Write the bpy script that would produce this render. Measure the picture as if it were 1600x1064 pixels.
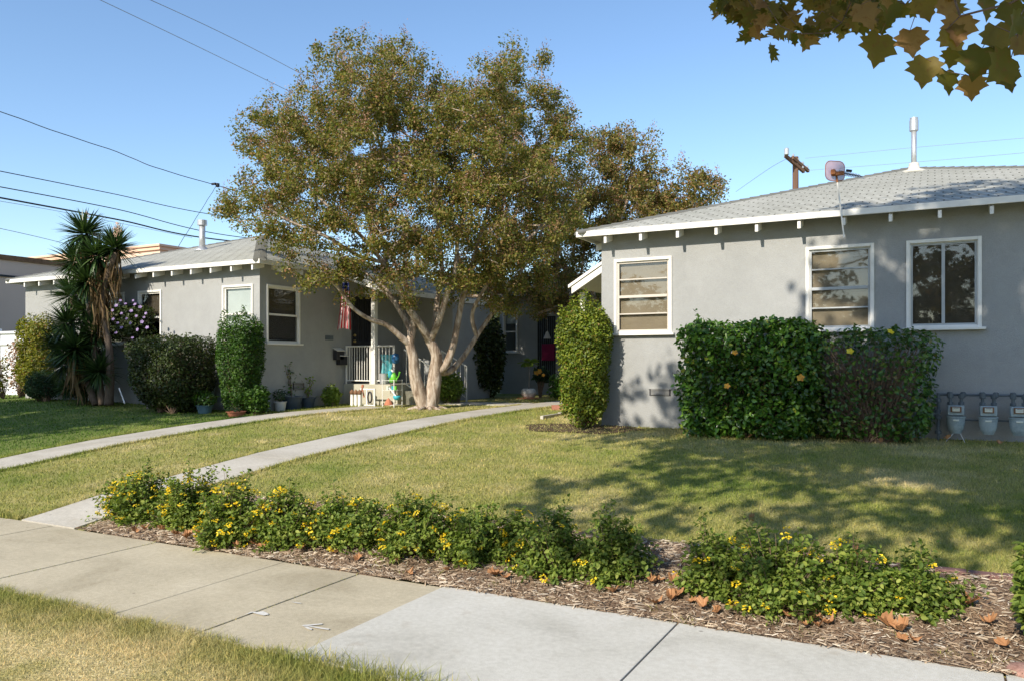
import bpy, math
import numpy as np
R = np.random.default_rng(7)
C = bpy.context.scene.collection
for o in list(bpy.data.objects): bpy.data.objects.remove(o)

# ------------------------------------------------------------ camera, sky, sun
H = 1.6; F = 1240.0; HOR = 567.0
SN, CS = math.sin(math.radians(28)), math.cos(math.radians(28))
cam = bpy.data.cameras.new('camera'); camo = bpy.data.objects.new('camera', cam); C.objects.link(camo)
camo.location = (0, 0, H); camo.rotation_euler = (math.radians(90), 0, math.radians(28))
cam.sensor_width = 36; cam.lens = 36*F/1600; cam.shift_y = (HOR-532)/1600
cam.clip_start = .05; cam.clip_end = 3000
cam.dof.use_dof = False
bpy.context.scene.camera = camo

SUNV = np.array([-.12, -1.0, .66]); SUNV /= np.linalg.norm(SUNV)      # towards the sun
EL = math.asin(SUNV[2])
w = bpy.data.worlds.new('World'); bpy.context.scene.world = w; w.use_nodes = True
nt = w.node_tree; bg = nt.nodes['Background']
sky = nt.nodes.new('ShaderNodeTexSky'); sky.sky_type = 'NISHITA'; sky.sun_disc = False
sky.sun_elevation = EL; sky.sun_rotation = math.atan2(SUNV[0], SUNV[1])
sky.altitude = 0; sky.air_density = 1.0; sky.dust_density = .4; sky.ozone_density = 2.2
hs = nt.nodes.new('ShaderNodeHueSaturation'); hs.inputs['Saturation'].default_value = 1.06
nt.links.new(sky.outputs[0], hs.inputs['Color']); nt.links.new(hs.outputs[0], bg.inputs[0]); bg.inputs[1].default_value = .145
sl = bpy.data.lights.new('sun', 'SUN'); sl.energy = 4.2; sl.angle = math.radians(.53); sl.color = (1, .91, .78)
so = bpy.data.objects.new('sun', sl); C.objects.link(so)
so.rotation_euler = (math.radians(90)-EL, 0, math.atan2(SUNV[0], -SUNV[1]))
so.location = (-5, -20, 30)
sc = bpy.context.scene
sc.view_settings.view_transform = 'Standard'; sc.view_settings.look = 'None'
sc.view_settings.exposure = 0.6; sc.view_settings.gamma = 1
sc.cycles.max_bounces = 8; sc.cycles.transparent_max_bounces = 16

# ------------------------------------------------------------ geometry of the view
def ray(px):
    u = (px-800)/F
    return np.array([-SN+CS*u, CS+SN*u])
def P(px, py, t):
    r = ray(px); return np.array([r[0]*t, r[1]*t, H+(HOR-py)/F*t])
def PY(px, py, Y): return P(px, py, Y/ray(px)[1])
def PX(px, py, X): return P(px, py, X/ray(px)[0])
GY = [-400, -9.4, -9.3, .1, .11, 3.2, 4.82, 5.7, 6.5, 7.2, 8, 9.5, 11, 12, 14, 16.6, 30, 400]
GZ = [-.20, -.20, -.22, -.22, -.015, -.015, -.015, .12, .19, .27, .35, .45, .54, .585, .63, .645, .66, .66]
def gz(x, y):
    x = np.asarray(x, float); y = np.asarray(y, float)
    z = np.interp(y, GY, GZ)
    s = np.clip((-12.5-x)/6, 0, 1); s = s*s*(3-2*s)
    s2 = np.clip((y-7)/4, 0, 1)
    return z+.12*s*s2
def PG(px, py):
    r = ray(px); t = 2.0
    best = None
    for t in np.arange(2.5, 60, .01):
        x, y = r*t
        if H+(HOR-py)/F*t < float(gz(x, y)): return np.array([x, y, float(gz(x, y))])
    return np.array([x, y, float(gz(x, y))])
def dist(p): return -SN*p[0]+CS*p[1]

# ------------------------------------------------------------ materials
M = {}
def newmat(name):
    m = bpy.data.materials.new(name); m.use_nodes = True; n = m.node_tree; n.nodes.clear()
    out = n.nodes.new('ShaderNodeOutputMaterial'); M[name] = m
    return m, n, out
def N(n, typ, **k):
    x = n.nodes.new(typ)
    for a, b in k.items():
        if a in x.inputs.keys() if isinstance(a, str) else False: x.inputs[a].default_value = b
        else: setattr(x, a, b)
    return x
def ramp(n, fac, cols, interp='LINEAR'):
    r = n.nodes.new('ShaderNodeValToRGB'); r.color_ramp.interpolation = interp
    e = r.color_ramp.elements
    while len(e) > 1: e.remove(e[-1])
    e[0].position = cols[0][0]; e[0].color = (*cols[0][1], 1)
    for p, c in cols[1:]:
        x = e.new(p); x.color = (*c, 1)
    n.links.new(fac, r.inputs[0]); return r.outputs[0]
def pos(n, scale=(1, 1, 1)):
    g = n.nodes.new('ShaderNodeNewGeometry'); mp = n.nodes.new('ShaderNodeMapping'); mp.inputs['Scale'].default_value = scale
    n.links.new(g.outputs['Position'], mp.inputs[0]); return mp.outputs[0]
def noise(n, vec, scale, detail=4, rough=.55, dist=0):
    x = n.nodes.new('ShaderNodeTexNoise'); x.inputs['Scale'].default_value = scale; x.inputs['Detail'].default_value = detail
    x.inputs['Roughness'].default_value = rough; x.inputs['Distortion'].default_value = dist
    n.links.new(vec, x.inputs['Vector']); return x.outputs['Fac']
def mixc(n, f, a, b, mode='MIX'):
    x = n.nodes.new('ShaderNodeMix'); x.data_type = 'RGBA'; x.blend_type = mode
    if isinstance(f, (int, float)): x.inputs[0].default_value = f
    else: n.links.new(f, x.inputs[0])
    for s, v in ((6, a), (7, b)):
        if isinstance(v, tuple): x.inputs[s].default_value = (*v, 1)
        else: n.links.new(v, x.inputs[s])
    return x.outputs[2]
def bsdf(n, out, col, rough=.8, spec=.3, metal=0, bump=None, bstr=.3, bdist=.01):
    b = n.nodes.new('ShaderNodeBsdfPrincipled')
    if isinstance(col, tuple): b.inputs['Base Color'].default_value = (*col, 1)
    else: n.links.new(col, b.inputs['Base Color'])
    if isinstance(rough, (int, float)): b.inputs['Roughness'].default_value = rough
    else: n.links.new(rough, b.inputs['Roughness'])
    b.inputs['Specular IOR Level'].default_value = spec; b.inputs['Metallic'].default_value = metal
    if bump is not None:
        bp = n.nodes.new('ShaderNodeBump'); bp.inputs['Strength'].default_value = bstr; bp.inputs['Distance'].default_value = bdist
        n.links.new(bump, bp.inputs['Height']); n.links.new(bp.outputs[0], b.inputs['Normal'])
    if out is not None: n.links.new(b.outputs[0], out.inputs[0])
    return b
def noisy(name, cols, scale=3, rough=.8, spec=.3, metal=0, bscale=60, bstr=.3, bdist=.005, detail=6, stretch=(1, 1, 1), fine=.0, dst=0):
    m, n, out = newmat(name)
    v = pos(n, stretch)
    c = ramp(n, noise(n, v, scale, detail, .6, dst), cols)
    if fine:
        f = noise(n, v, bscale*1.3, 3)
        c = mixc(n, fine, c, ramp(n, f, [(.3, (0, 0, 0)), (.7, (1, 1, 1))]), 'OVERLAY')
    bsdf(n, out, c, rough, spec, metal, noise(n, v, bscale, 4), bstr, bdist)
    return m
def leafm(name, cols, transl=.3, clump=2.2, dark=.65, rough=.5, spec=.35, tcol=1.4):
    """per-leaf colour, with slow variation between clumps of leaves"""
    m, n, out = newmat(name)
    g = n.nodes.new('ShaderNodeNewGeometry')
    c = ramp(n, g.outputs['Random Per Island'], cols)
    f = noise(n, g.outputs['Position'], clump, 2)
    k = ramp(n, f, [(.3, (dark,)*3), (.7, (1.15,)*3)])
    c = mixc(n, 1.0, c, k, 'MULTIPLY')
    b = bsdf(n, None, c, rough, spec)
    t = n.nodes.new('ShaderNodeBsdfTranslucent')
    tc = mixc(n, 1.0, c, (tcol, tcol*1.05, tcol*.5), 'MULTIPLY')
    n.links.new(tc, t.inputs[0])
    mx = n.nodes.new('ShaderNodeMixShader'); mx.inputs[0].default_value = transl
    n.links.new(b.outputs[0], mx.inputs[1]); n.links.new(t.outputs[0], mx.inputs[2]); n.links.new(mx.outputs[0], out.inputs[0])
    return m

def stucco(name, a, b, c):
    m, n, out = newmat(name)
    v = pos(n)
    col = ramp(n, noise(n, v, .7, 6, .6), [(.3, a), (.55, b), (.8, c)])
    st = noise(n, pos(n, (2.2, 2.2, .6)), 1.5, 5)
    col = mixc(n, .12, col, ramp(n, st, [(.35, (.42,)*3), (.65, (.56,)*3)]), 'OVERLAY')
    # splash dirt just above the ground
    g = n.nodes.new('ShaderNodeNewGeometry'); sx = n.nodes.new('ShaderNodeSeparateXYZ'); n.links.new(g.outputs['Position'], sx.inputs[0])
    a1 = n.nodes.new('ShaderNodeMath'); a1.operation = 'MULTIPLY_ADD'; n.links.new(noise(n, v, 5, 5), a1.inputs[0]); a1.inputs[1].default_value = .5; n.links.new(sx.outputs[2], a1.inputs[2])
    d = ramp(n, a1.outputs[0], [(.80, (.45,)*3), (1.05, (1, 1, 1))])
    mp = n.nodes.new('ShaderNodeMapRange')
    col = mixc(n, .28, col, mixc(n, 1.0, col, d, 'MULTIPLY'))
    col = mixc(n, .22, col, ramp(n, noise(n, v, 95, 4, .7), [(.35, (.36,)*3), (.65, (.64,)*3)]), 'OVERLAY')
    col = mixc(n, .25, col, ramp(n, noise(n, v, 4.5, 6, .65, .6), [(.35, (.42,)*3), (.65, (.57,)*3)]), 'OVERLAY')
    bsdf(n, out, col, .92, .15, 0, noise(n, v, 75, 6, .7), .6, .012)
stucco('grey_stucco', (.32, .325, .315), (.345, .35, .34), (.365, .37, .36))
noisy('mauve_stucco', [(.3, (.60, .44, .36)), (.7, (.66, .49, .405))], .6, .95, .1, bscale=40)
noisy('peach_stucco', [(.3, (.62, .48, .37)), (.7, (.68, .53, .41))], .5, .95, .1, bscale=40)
noisy('peach_trim', [(.3, (.66, .46, .33)), (.7, (.70, .50, .36))], .5, .9, .1, bscale=40)
noisy('white_paint', [(.25, (.66, .63, .56)), (.45, (.78, .76, .70)), (.8, (.82, .80, .75))], 4, .55, .4, bscale=30, bstr=.15)
noisy('white_fence_paint', [(.3, (.72, .73, .74)), (.7, (.8, .81, .82))], 2, .5, .4, bscale=20, bstr=.1)
noisy('cream_sash', [(.3, (.50, .46, .39)), (.7, (.58, .53, .46))], 5, .6, .3, bscale=30, bstr=.15)
noisy('grey_sash', [(.3, (.36, .38, .38)), (.7, (.45, .47, .47))], 5, .5, .4, bscale=30, bstr=.1)
noisy('soffit_wood', [(.3, (.50, .49, .45)), (.7, (.6, .59, .55))], 3, .8, .2, bscale=30)
noisy('dark_interior', [(.3, (.03, .028, .025)), (.7, (.05, .045, .04))], 2, .9, .1)  # near-black colour stands in for the darkness inside the rooms
noisy('metal_grey', [(.3, (.42, .43, .43)), (.7, (.56, .57, .57))], 8, .42, .5, .55, bscale=30, bstr=.1)
noisy('pipe_paint', [(.3, (.075, .095, .11)), (.7, (.13, .155, .17))], 9, .6, .4, bscale=60, bstr=.3)
noisy('meter_paint', [(.25, (.20, .25, .26)), (.45, (.31, .38, .40)), (.8, (.40, .47, .48))], 7, .5, .4, bscale=40, bstr=.2, fine=.1)
noisy('dial_face', [(.3, (.60, .62, .52)), (.7, (.72, .74, .66))], 30, .3, .5)
noisy('black_metal', [(.3, (.02, .02, .022)), (.7, (.035, .035, .04))], 6, .6, .4)
noisy('rust', [(.3, (.24, .09, .035)), (.7, (.38, .17, .08))], 12, .85, .2)
noisy('brass', [(.3, (.55, .38, .12)), (.7, (.7, .5, .2))], 12, .35, .5, .8)
noisy('wood_pole', [(.3, (.13, .075, .05)), (.7, (.22, .13, .09))], 3, .9, .15, stretch=(1, 1, .1))
noisy('wire_black', [(.3, (.03, .03, .035)), (.7, (.05, .05, .055))], 1, .6, .2)
noisy('wire_grey', [(.3, (.20, .21, .23)), (.7, (.28, .29, .31))], 1, .6, .2)
def concrete(name, cols, seed):
    m, n, out = newmat(name); v = pos(n); mp = n.nodes.new('ShaderNodeMapping'); mp.inputs['Location'].default_value = (seed, seed*2, 0); n.links.new(v, mp.inputs[0]); v = mp.outputs[0]
    c = ramp(n, noise(n, v, 1.3, 8, .62, .5), cols)
    c = mixc(n, .45, c, ramp(n, noise(n, v, 210, 2), [(.3, (.30,)*3), (.7, (.70,)*3)]), 'OVERLAY')
    c = mixc(n, .30, c, ramp(n, noise(n, v, 28, 4), [(.35, (.38,)*3), (.65, (.60,)*3)]), 'OVERLAY')
    # gum spots and rusty leaf stains
    vo = n.nodes.new('ShaderNodeTexVoronoi'); vo.inputs['Scale'].default_value = 3.1; vo.inputs['Randomness'].default_value = 1; n.links.new(v, vo.inputs['Vector'])
    f = ramp(n, vo.outputs['Distance'], [(.035, (.55,)*3), (.05, (0,)*3)]); c = mixc(n, f, c, (.12, .10, .08))
    st = ramp(n, noise(n, v, 5.5, 5, .6), [(.60, (0,)*3), (.78, (.35,)*3)]); c = mixc(n, st, c, (.27, .20, .12))
    bsdf(n, out, c, .92, .2, 0, noise(n, v, 170, 4), .45, .004)
concrete('concrete_old', [(.28, (.37, .32, .22)), (.45, (.455, .40, .285)), (.58, (.50, .44, .315)), (.75, (.55, .49, .36))], 1.3)
concrete('concrete_new', [(.28, (.43, .415, .36)), (.44, (.52, .505, .445)), (.58, (.56, .545, .485)), (.75, (.61, .595, .535))], 7.7)
concrete('walk_concrete', [(.28, (.36, .33, .27)), (.45, (.44, .41, .345)), (.58, (.48, .45, .385)), (.75, (.52, .49, .42))], 4.2)
noisy('porch_concrete', [(.25, (.36, .34, .26)), (.5, (.44, .42, .33)), (.8, (.50, .48, .40))], 3, .92, .2, bscale=90, bstr=.3, fine=.2)
noisy('asphalt', [(.3, (.045, .045, .047)), (.7, (.065, .065, .066))], 2, .95, .2, bscale=200, bstr=.5, bdist=.006)
noisy('white_marking', [(.3, (.54, .52, .46)), (.7, (.68, .66, .61))], 20, .8, .2)
noisy('brick_red', [(.3, (.30, .12, .08)), (.7, (.42, .20, .14))], 7, .9, .15, bscale=80)
noisy('brick_edge', [(.3, (.15, .085, .075)), (.7, (.23, .13, .11))], 7, .9, .15, bscale=80)
noisy('terracotta', [(.3, (.42, .15, .08)), (.7, (.5, .2, .12))], 6, .8, .2)
noisy('teal_pot', [(.3, (.06, .12, .16)), (.7, (.09, .17, .21))], 6, .6, .4)
noisy('navy_pot', [(.3, (.035, .055, .08)), (.7, (.06, .085, .12))], 6, .45, .4)
noisy('white_pot', [(.3, (.55, .52, .47)), (.7, (.68, .65, .6))], 6, .5, .4)
noisy('soil', [(.3, (.06, .04, .025)), (.7, (.11, .075, .05))], 8, .95, .1, bscale=60, bstr=.6)
noisy('navy_cloth', [(.3, (.012, .018, .07)), (.7, (.02, .03, .11))], 8, .9, .1)
noisy('red_cloth', [(.3, (.42, .012, .02)), (.7, (.5, .02, .03))], 8, .9, .1)
noisy('white_cloth', [(.3, (.68, .67, .66)), (.7, (.76, .75, .74))], 8, .9, .1)
noisy('pink_cloth', [(.3, (.2, .015, .06)), (.7, (.26, .03, .08))], 8, .9, .1)
noisy('teal_plastic', [(.3, (.03, .32, .42)), (.7, (.06, .45, .52))], 8, .4, .5)
noisy('green_plastic', [(.3, (.10, .48, .03)), (.7, (.2, .6, .06))], 8, .4, .5)
noisy('blue_plastic', [(.3, (.02, .09, .22)), (.7, (.03, .14, .3))], 8, .4, .5)
noisy('brown_wood', [(.3, (.14, .075, .04)), (.7, (.25, .14, .08))], 8, .8, .2)
noisy('louvre_grey', [(.3, (.30, .30, .28)), (.7, (.4, .4, .38))], 8, .7, .3)
noisy('rust_stone', [(.25, (.22, .115, .09)), (.5, (.33, .19, .15)), (.8, (.42, .27, .22))], 14, .9, .2, bscale=60, bstr=.6, fine=.2)
noisy('dry_leaf', [(.25, (.22, .10, .045)), (.5, (.36, .18, .08)), (.8, (.48, .28, .14))], 14, .75, .25, bscale=50, bstr=.4)
noisy('mulch_base', [(.3, (.14, .09, .06)), (.7, (.26, .18, .12))], 9, .95, .1, bscale=70, bstr=.8, bdist=.02)
# barks
def bark(name, cols, scale, stretch):
    m, n, out = newmat(name)
    v = pos(n, stretch)
    c = ramp(n, noise(n, v, scale, 6, .65, .6), cols)
    bsdf(n, out, c, .85, .2, 0, noise(n, v, scale*2.5, 5), .7, .02)
bark('smooth_bark', [(.3, (.13, .09, .06)), (.43, (.24, .18, .13)), (.52, (.37, .30, .23)), (.6, (.50, .43, .35)), (.75, (.40, .30, .215))], 6, (1.7, 1.7, .4))
bark('rough_bark', [(.3, (.07, .05, .035)), (.7, (.19, .145, .11))], 7, (1.5, 1.5, .4))
bark('pale_bark', [(.3, (.16, .14, .11)), (.7, (.36, .33, .28))], 4, (1, 1, .6))
bark('twig', [(.3, (.14, .095, .065)), (.7, (.28, .20, .14))], 20, (1, 1, 1))
# foliage
leafm('myrtle_leaves', [(0, (.08, .112, .022)), (.35, (.168, .182, .032)), (.62, (.25, .228, .055)), (.86, (.31, .215, .08)), (1, (.33, .17, .085))], .42, 1.6, .78)
leafm('myrtle_leaves_far', [(0, (.10, .115, .03)), (.4, (.20, .20, .045)), (.7, (.30, .225, .075)), (1, (.38, .20, .10))], .38, 1.3, .72)
leafm('seed_heads', [(0, (.20, .10, .06)), (.6, (.33, .18, .11)), (1, (.40, .26, .17))], .15, 3, .8)
leafm('sycamore_leaves', [(0, (.09, .085, .013)), (.4, (.145, .12, .02)), (.7, (.21, .145, .035)), (1, (.29, .16, .07))], .5, 3, .75, .55, .3, 1.8)
_m = M['sycamore_leaves']; _n = _m.node_tree; _b = [x for x in _n.nodes if x.type == 'BSDF_PRINCIPLED'][0]; _t = [x for x in _n.nodes if x.type == 'BSDF_TRANSLUCENT'][0]
_g = _n.nodes.new('ShaderNodeNewGeometry'); _f = ramp(_n, noise(_n, _g.outputs['Position'], 26, 5, .65), [(.54, (0,)*3), (.68, (.7,)*3)])
_src = _b.inputs['Base Color'].links[0].from_socket; _c = mixc(_n, _f, _src, (.15, .085, .02)); _n.links.new(_c, _b.inputs['Base Color'])
_src = _t.inputs[0].links[0].from_socket; _c = mixc(_n, _f, _src, (.34, .15, .03)); _n.links.new(_c, _t.inputs[0])
leafm('column_leaves', [(0, (.065, .11, .01)), (.4, (.14, .20, .018)), (.8, (.24, .28, .03)), (.96, (.31, .31, .04)), (1, (.28, .13, .05))], .3, 3.2, .7)
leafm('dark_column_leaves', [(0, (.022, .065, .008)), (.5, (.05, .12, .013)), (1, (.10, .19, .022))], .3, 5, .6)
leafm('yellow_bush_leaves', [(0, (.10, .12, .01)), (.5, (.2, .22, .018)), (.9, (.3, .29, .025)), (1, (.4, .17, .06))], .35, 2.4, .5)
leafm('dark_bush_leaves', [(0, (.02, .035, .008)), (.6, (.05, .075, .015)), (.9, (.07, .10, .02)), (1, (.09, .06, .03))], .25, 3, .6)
leafm('hibiscus_leaves', [(0, (.03, .085, .01)), (.5, (.065, .16, .018)), (.85, (.13, .26, .028)), (.97, (.22, .36, .05)), (1, (.35, .32, .04))], .25, 2.4, .55, .32, .5)
leafm('hibiscus_leaves_sparse', [(0, (.03, .085, .012)), (.5, (.065, .15, .02)), (.85, (.13, .24, .03)), (.96, (.18, .22, .04)), (1, (.22, .16, .06))], .25, 2.4, .55, .35, .5)
leafm('lantana_leaves', [(0, (.07, .12, .018)), (.4, (.135, .20, .032)), (.8, (.22, .285, .05)), (1, (.33, .37, .08))], .35, 5, .75, .55, .3)
leafm('yucca_leaves', [(0, (.018, .045, .015)), (.6, (.045, .09, .025)), (1, (.10, .16, .05))], .15, 2, .7, .38, .5)
leafm('yucca_dead', [(0, (.11, .07, .035)), (1, (.27, .19, .10))], .15, 3, .7, .8, .1)
leafm('herb_leaves', [(0, (.02, .05, .02)), (1, (.06, .115, .045))], .3, 5, .7)
leafm('bright_leaves', [(0, (.09, .16, .02)), (1, (.24, .32, .05))], .35, 5, .8)
leafm('yellow_petal', [(0, (.76, .50, .015)), (.6, (.85, .66, .03)), (1, (.88, .72, .08))], .3, 9, .9)
leafm('orange_petal', [(0, (.7, .25, .03)), (1, (.8, .45, .05))], .3, 9, .9)
leafm('purple_petal', [(0, (.24, .16, .38)), (1, (.40, .29, .53))], .35, 9, .9)
leafm('white_petal', [(0, (.7, .7, .66)), (1, (.8, .8, .78))], .3, 9, .9)
leafm('mulch_chips', [(0, (.13, .09, .06)), (.3, (.27, .19, .125)), (.6, (.40, .305, .21)), (.85, (.50, .41, .30)), (1, (.64, .57, .46))], .0, 4, .8, .9, .1)

def grass_col(n, dry, vec=None):
    g = n.nodes.new('ShaderNodeNewGeometry'); v = g.outputs['Position']
    a = noise(n, v, .55, 4, .6); b = noise(n, v, 3.0, 4, .6)
    ad = n.nodes.new('ShaderNodeMath'); ad.operation = 'MULTIPLY_ADD'; n.links.new(b, ad.inputs[0]); ad.inputs[1].default_value = .45; n.links.new(a, ad.inputs[2])
    sx = n.nodes.new('ShaderNodeSeparateXYZ'); n.links.new(v, sx.inputs[0])
    # greener lawn to the left of the first walk, tan dry middle of the parkway
    mr = n.nodes.new('ShaderNodeMapRange'); n.links.new(sx.outputs[0], mr.inputs[0]); mr.inputs[1].default_value = -10.5; mr.inputs[2].default_value = -13; mr.inputs[3].default_value = 0; mr.inputs[4].default_value = .36
    s1 = n.nodes.new('ShaderNodeMath'); s1.operation = 'SUBTRACT'; n.links.new(ad.outputs[0], s1.inputs[0]); n.links.new(mr.outputs[0], s1.inputs[1])
    mr2 = n.nodes.new('ShaderNodeMapRange'); n.links.new(sx.outputs[1], mr2.inputs[0]); mr2.inputs[1].default_value = 3.15; mr2.inputs[2].default_value = 2.7; mr2.inputs[3].default_value = 0; mr2.inputs[4].default_value = .19
    s2 = n.nodes.new('ShaderNodeMath'); s2.operation = 'ADD'; n.links.new(s1.outputs[0], s2.inputs[0]); n.links.new(mr2.outputs[0], s2.inputs[1])
    k = 1.0 if not dry else 1.05
    return ramp(n, s2.outputs[0], [(.42, (.11*k, .195*k, .03)), (.60, (.25*k, .295*k, .065)), (.78, (.39*k, .37*k, .13)), (.98, (.64*k, .55*k, .30))]), g
m, n, out = newmat('lawn_soil')
c, g = grass_col(n, True)
c = mixc(n, .35, c, (.26, .20, .11))
fn = noise(n, g.outputs['Position'], 60, 4)
c = mixc(n, .5, c, ramp(n, fn, [(.3, (.1, .1, .1)), (.7, (.85, .85, .85))]), 'OVERLAY')
bsdf(n, out, c, .95, .1, 0, noise(n, g.outputs['Position'], 45, 4), .8, .03)
m, n, out = newmat('grass_blades')
c, g = grass_col(n, False)
hv = ramp(n, g.outputs['Random Per Island'], [(0, (.55, .62, .5)), (.5, (1, 1, 1)), (.85, (1.25, 1.2, 1.1)), (1, (1.7, 1.45, 1.35))])
c = mixc(n, 1.0, c, hv, 'MULTIPLY')
b = bsdf(n, None, c, .7, .2)
t = n.nodes.new('ShaderNodeBsdfTranslucent'); n.links.new(c, t.inputs[0])
mx = n.nodes.new('ShaderNodeMixShader'); mx.inputs[0].default_value = .35
n.links.new(b.outputs[0], mx.inputs[1]); n.links.new(t.outputs[0], mx.inputs[2]); n.links.new(mx.outputs[0], out.inputs[0])

# shingles: rows are real steps, the tab slots are a brick pattern on the UVs
m, n, out = newmat('shingles')
uv = n.nodes.new('ShaderNodeUVMap')
br = n.nodes.new('ShaderNodeTexBrick'); n.links.new(uv.outputs[0], br.inputs['Vector'])
br.offset = 0; br.inputs['Scale'].default_value = 1; br.inputs['Brick Width'].default_value = .305; br.inputs['Row Height'].default_value = .14
br.inputs['Mortar Size'].default_value = .012; br.inputs['Mortar Smooth'].default_value = .2; br.inputs['Bias'].default_value = -.2
br.inputs['Color1'].default_value = (.57, .575, .525, 1); br.inputs['Color2'].default_value = (.50, .505, .46, 1); br.inputs['Mortar'].default_value = (.17, .17, .155, 1)
v = pos(n)
c = mixc(n, .3, br.outputs[0], ramp(n, noise(n, v, 1.2, 5), [(.3, (.33, .33, .31)), (.7, (.66, .66, .63))]), 'OVERLAY')
c = mixc(n, .35, c, ramp(n, noise(n, v, 120, 3), [(.3, (.3, .3, .3)), (.7, (.7, .7, .7))]), 'OVERLAY')
bsdf(n, out, c, .95, .1, 0, noise(n, v, 150, 3), .4, .004)

m, n, out = newmat('window_glass')
fr = n.nodes.new('ShaderNodeLayerWeight'); fr.inputs[0].default_value = .5
pw = n.nodes.new('ShaderNodeMath'); pw.operation = 'POWER'; n.links.new(fr.outputs['Facing'], pw.inputs[0]); pw.inputs[1].default_value = 4
ma = n.nodes.new('ShaderNodeMath'); ma.operation = 'MULTIPLY_ADD'; n.links.new(pw.outputs[0], ma.inputs[0]); ma.inputs[1].default_value = .92; ma.inputs[2].default_value = .05
tr = n.nodes.new('ShaderNodeBsdfTransparent'); tr.inputs[0].default_value = (.90, .92, .90, 1)
gl = n.nodes.new('ShaderNodeBsdfGlossy'); gl.inputs['Roughness'].default_value = .02
bp = n.nodes.new('ShaderNodeBump'); bp.inputs['Strength'].default_value = .06; bp.inputs['Distance'].default_value = .02
n.links.new(noise(n, pos(n), 1.6, 1), bp.inputs['Height']); n.links.new(bp.outputs[0], gl.inputs['Normal'])
mx = n.nodes.new('ShaderNodeMixShader'); n.links.new(ma.outputs[0], mx.inputs[0]); n.links.new(tr.outputs[0], mx.inputs[1]); n.links.new(gl.outputs[0], mx.inputs[2]); n.links.new(mx.outputs[0], out.inputs[0])
def screen(name, col, alpha, rough=.8):
    m, n, out = newmat(name)
    b = bsdf(n, None, col, rough, .2)
    t = n.nodes.new('ShaderNodeBsdfTransparent'); mx = n.nodes.new('ShaderNodeMixShader')
    v = pos(n, (1, 1, 1)); f = noise(n, v, 3, 3)
    r = n.nodes.new('ShaderNodeMapRange'); n.links.new(f, r.inputs[0]); r.inputs[3].default_value = alpha-.08; r.inputs[4].default_value = alpha+.08
    n.links.new(r.outputs[0], mx.inputs[0]); n.links.new(t.outputs[0], mx.inputs[1]); n.links.new(b.outputs[0], mx.inputs[2]); n.links.new(mx.outputs[0], out.inputs[0])
screen('insect_screen', (.05, .05, .05), .5)
screen('pink_mesh', (.50, .34, .37), .6)
screen('teal_film', (.10, .42, .46), .7, .3)
noisy('tan_blind', [(.3, (.35, .27, .20)), (.7, (.42, .33, .25))], 3, .7, .3)
noisy('dark_blind', [(.3, (.10, .078, .06)), (.7, (.15, .115, .09))], 2, .7, .3)
noisy('white_blind', [(.3, (.66, .67, .68)), (.7, (.74, .75, .76))], 2, .7, .3)

# ------------------------------------------------------------ mesh helpers
def link(o, parent=None):
    C.objects.link(o)
    if parent is not None: o.parent = parent
    return o
def tag(o, label=None, cat=None, group=None, kind=None):
    if label: o['label'] = label
    if cat: o['category'] = cat
    if group: o['group'] = group
    if kind: o['kind'] = kind
    return o
def thing(name, loc, label, cat, group=None, rz=0):
    o = bpy.data.objects.new(name, None); o.empty_display_size = .2; link(o)
    o.location = loc; o.rotation_euler = (0, 0, rz)
    return tag(o, label, cat, group)
def raw(name, V, loops, sizes, mat, parent=None, loc=None, smooth=False):
    """fast mesh from arrays"""
    me = bpy.data.meshes.new(name)
    V = np.asarray(V, np.float32)
    if loc is not None: V = V-np.asarray(loc, np.float32)
    sizes = np.asarray(sizes, np.int32)
    me.vertices.add(len(V)); me.vertices.foreach_set('co', V.ravel())
    me.loops.add(len(loops)); me.loops.foreach_set('vertex_index', np.asarray(loops, np.int32))
    me.polygons.add(len(sizes)); st = np.concatenate([[0], np.cumsum(sizes)[:-1]]).astype(np.int32)
    me.polygons.foreach_set('loop_start', st); me.polygons.foreach_set('loop_total', sizes)
    if smooth: me.polygons.foreach_set('use_smooth', np.ones(len(sizes), bool))
    me.update(calc_edges=True); me.validate()
    me.materials.append(M[mat])
    o = bpy.data.objects.new(name, me); link(o, parent)
    if loc is not None: o.location = tuple(float(a) for a in loc)
    return o
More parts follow.
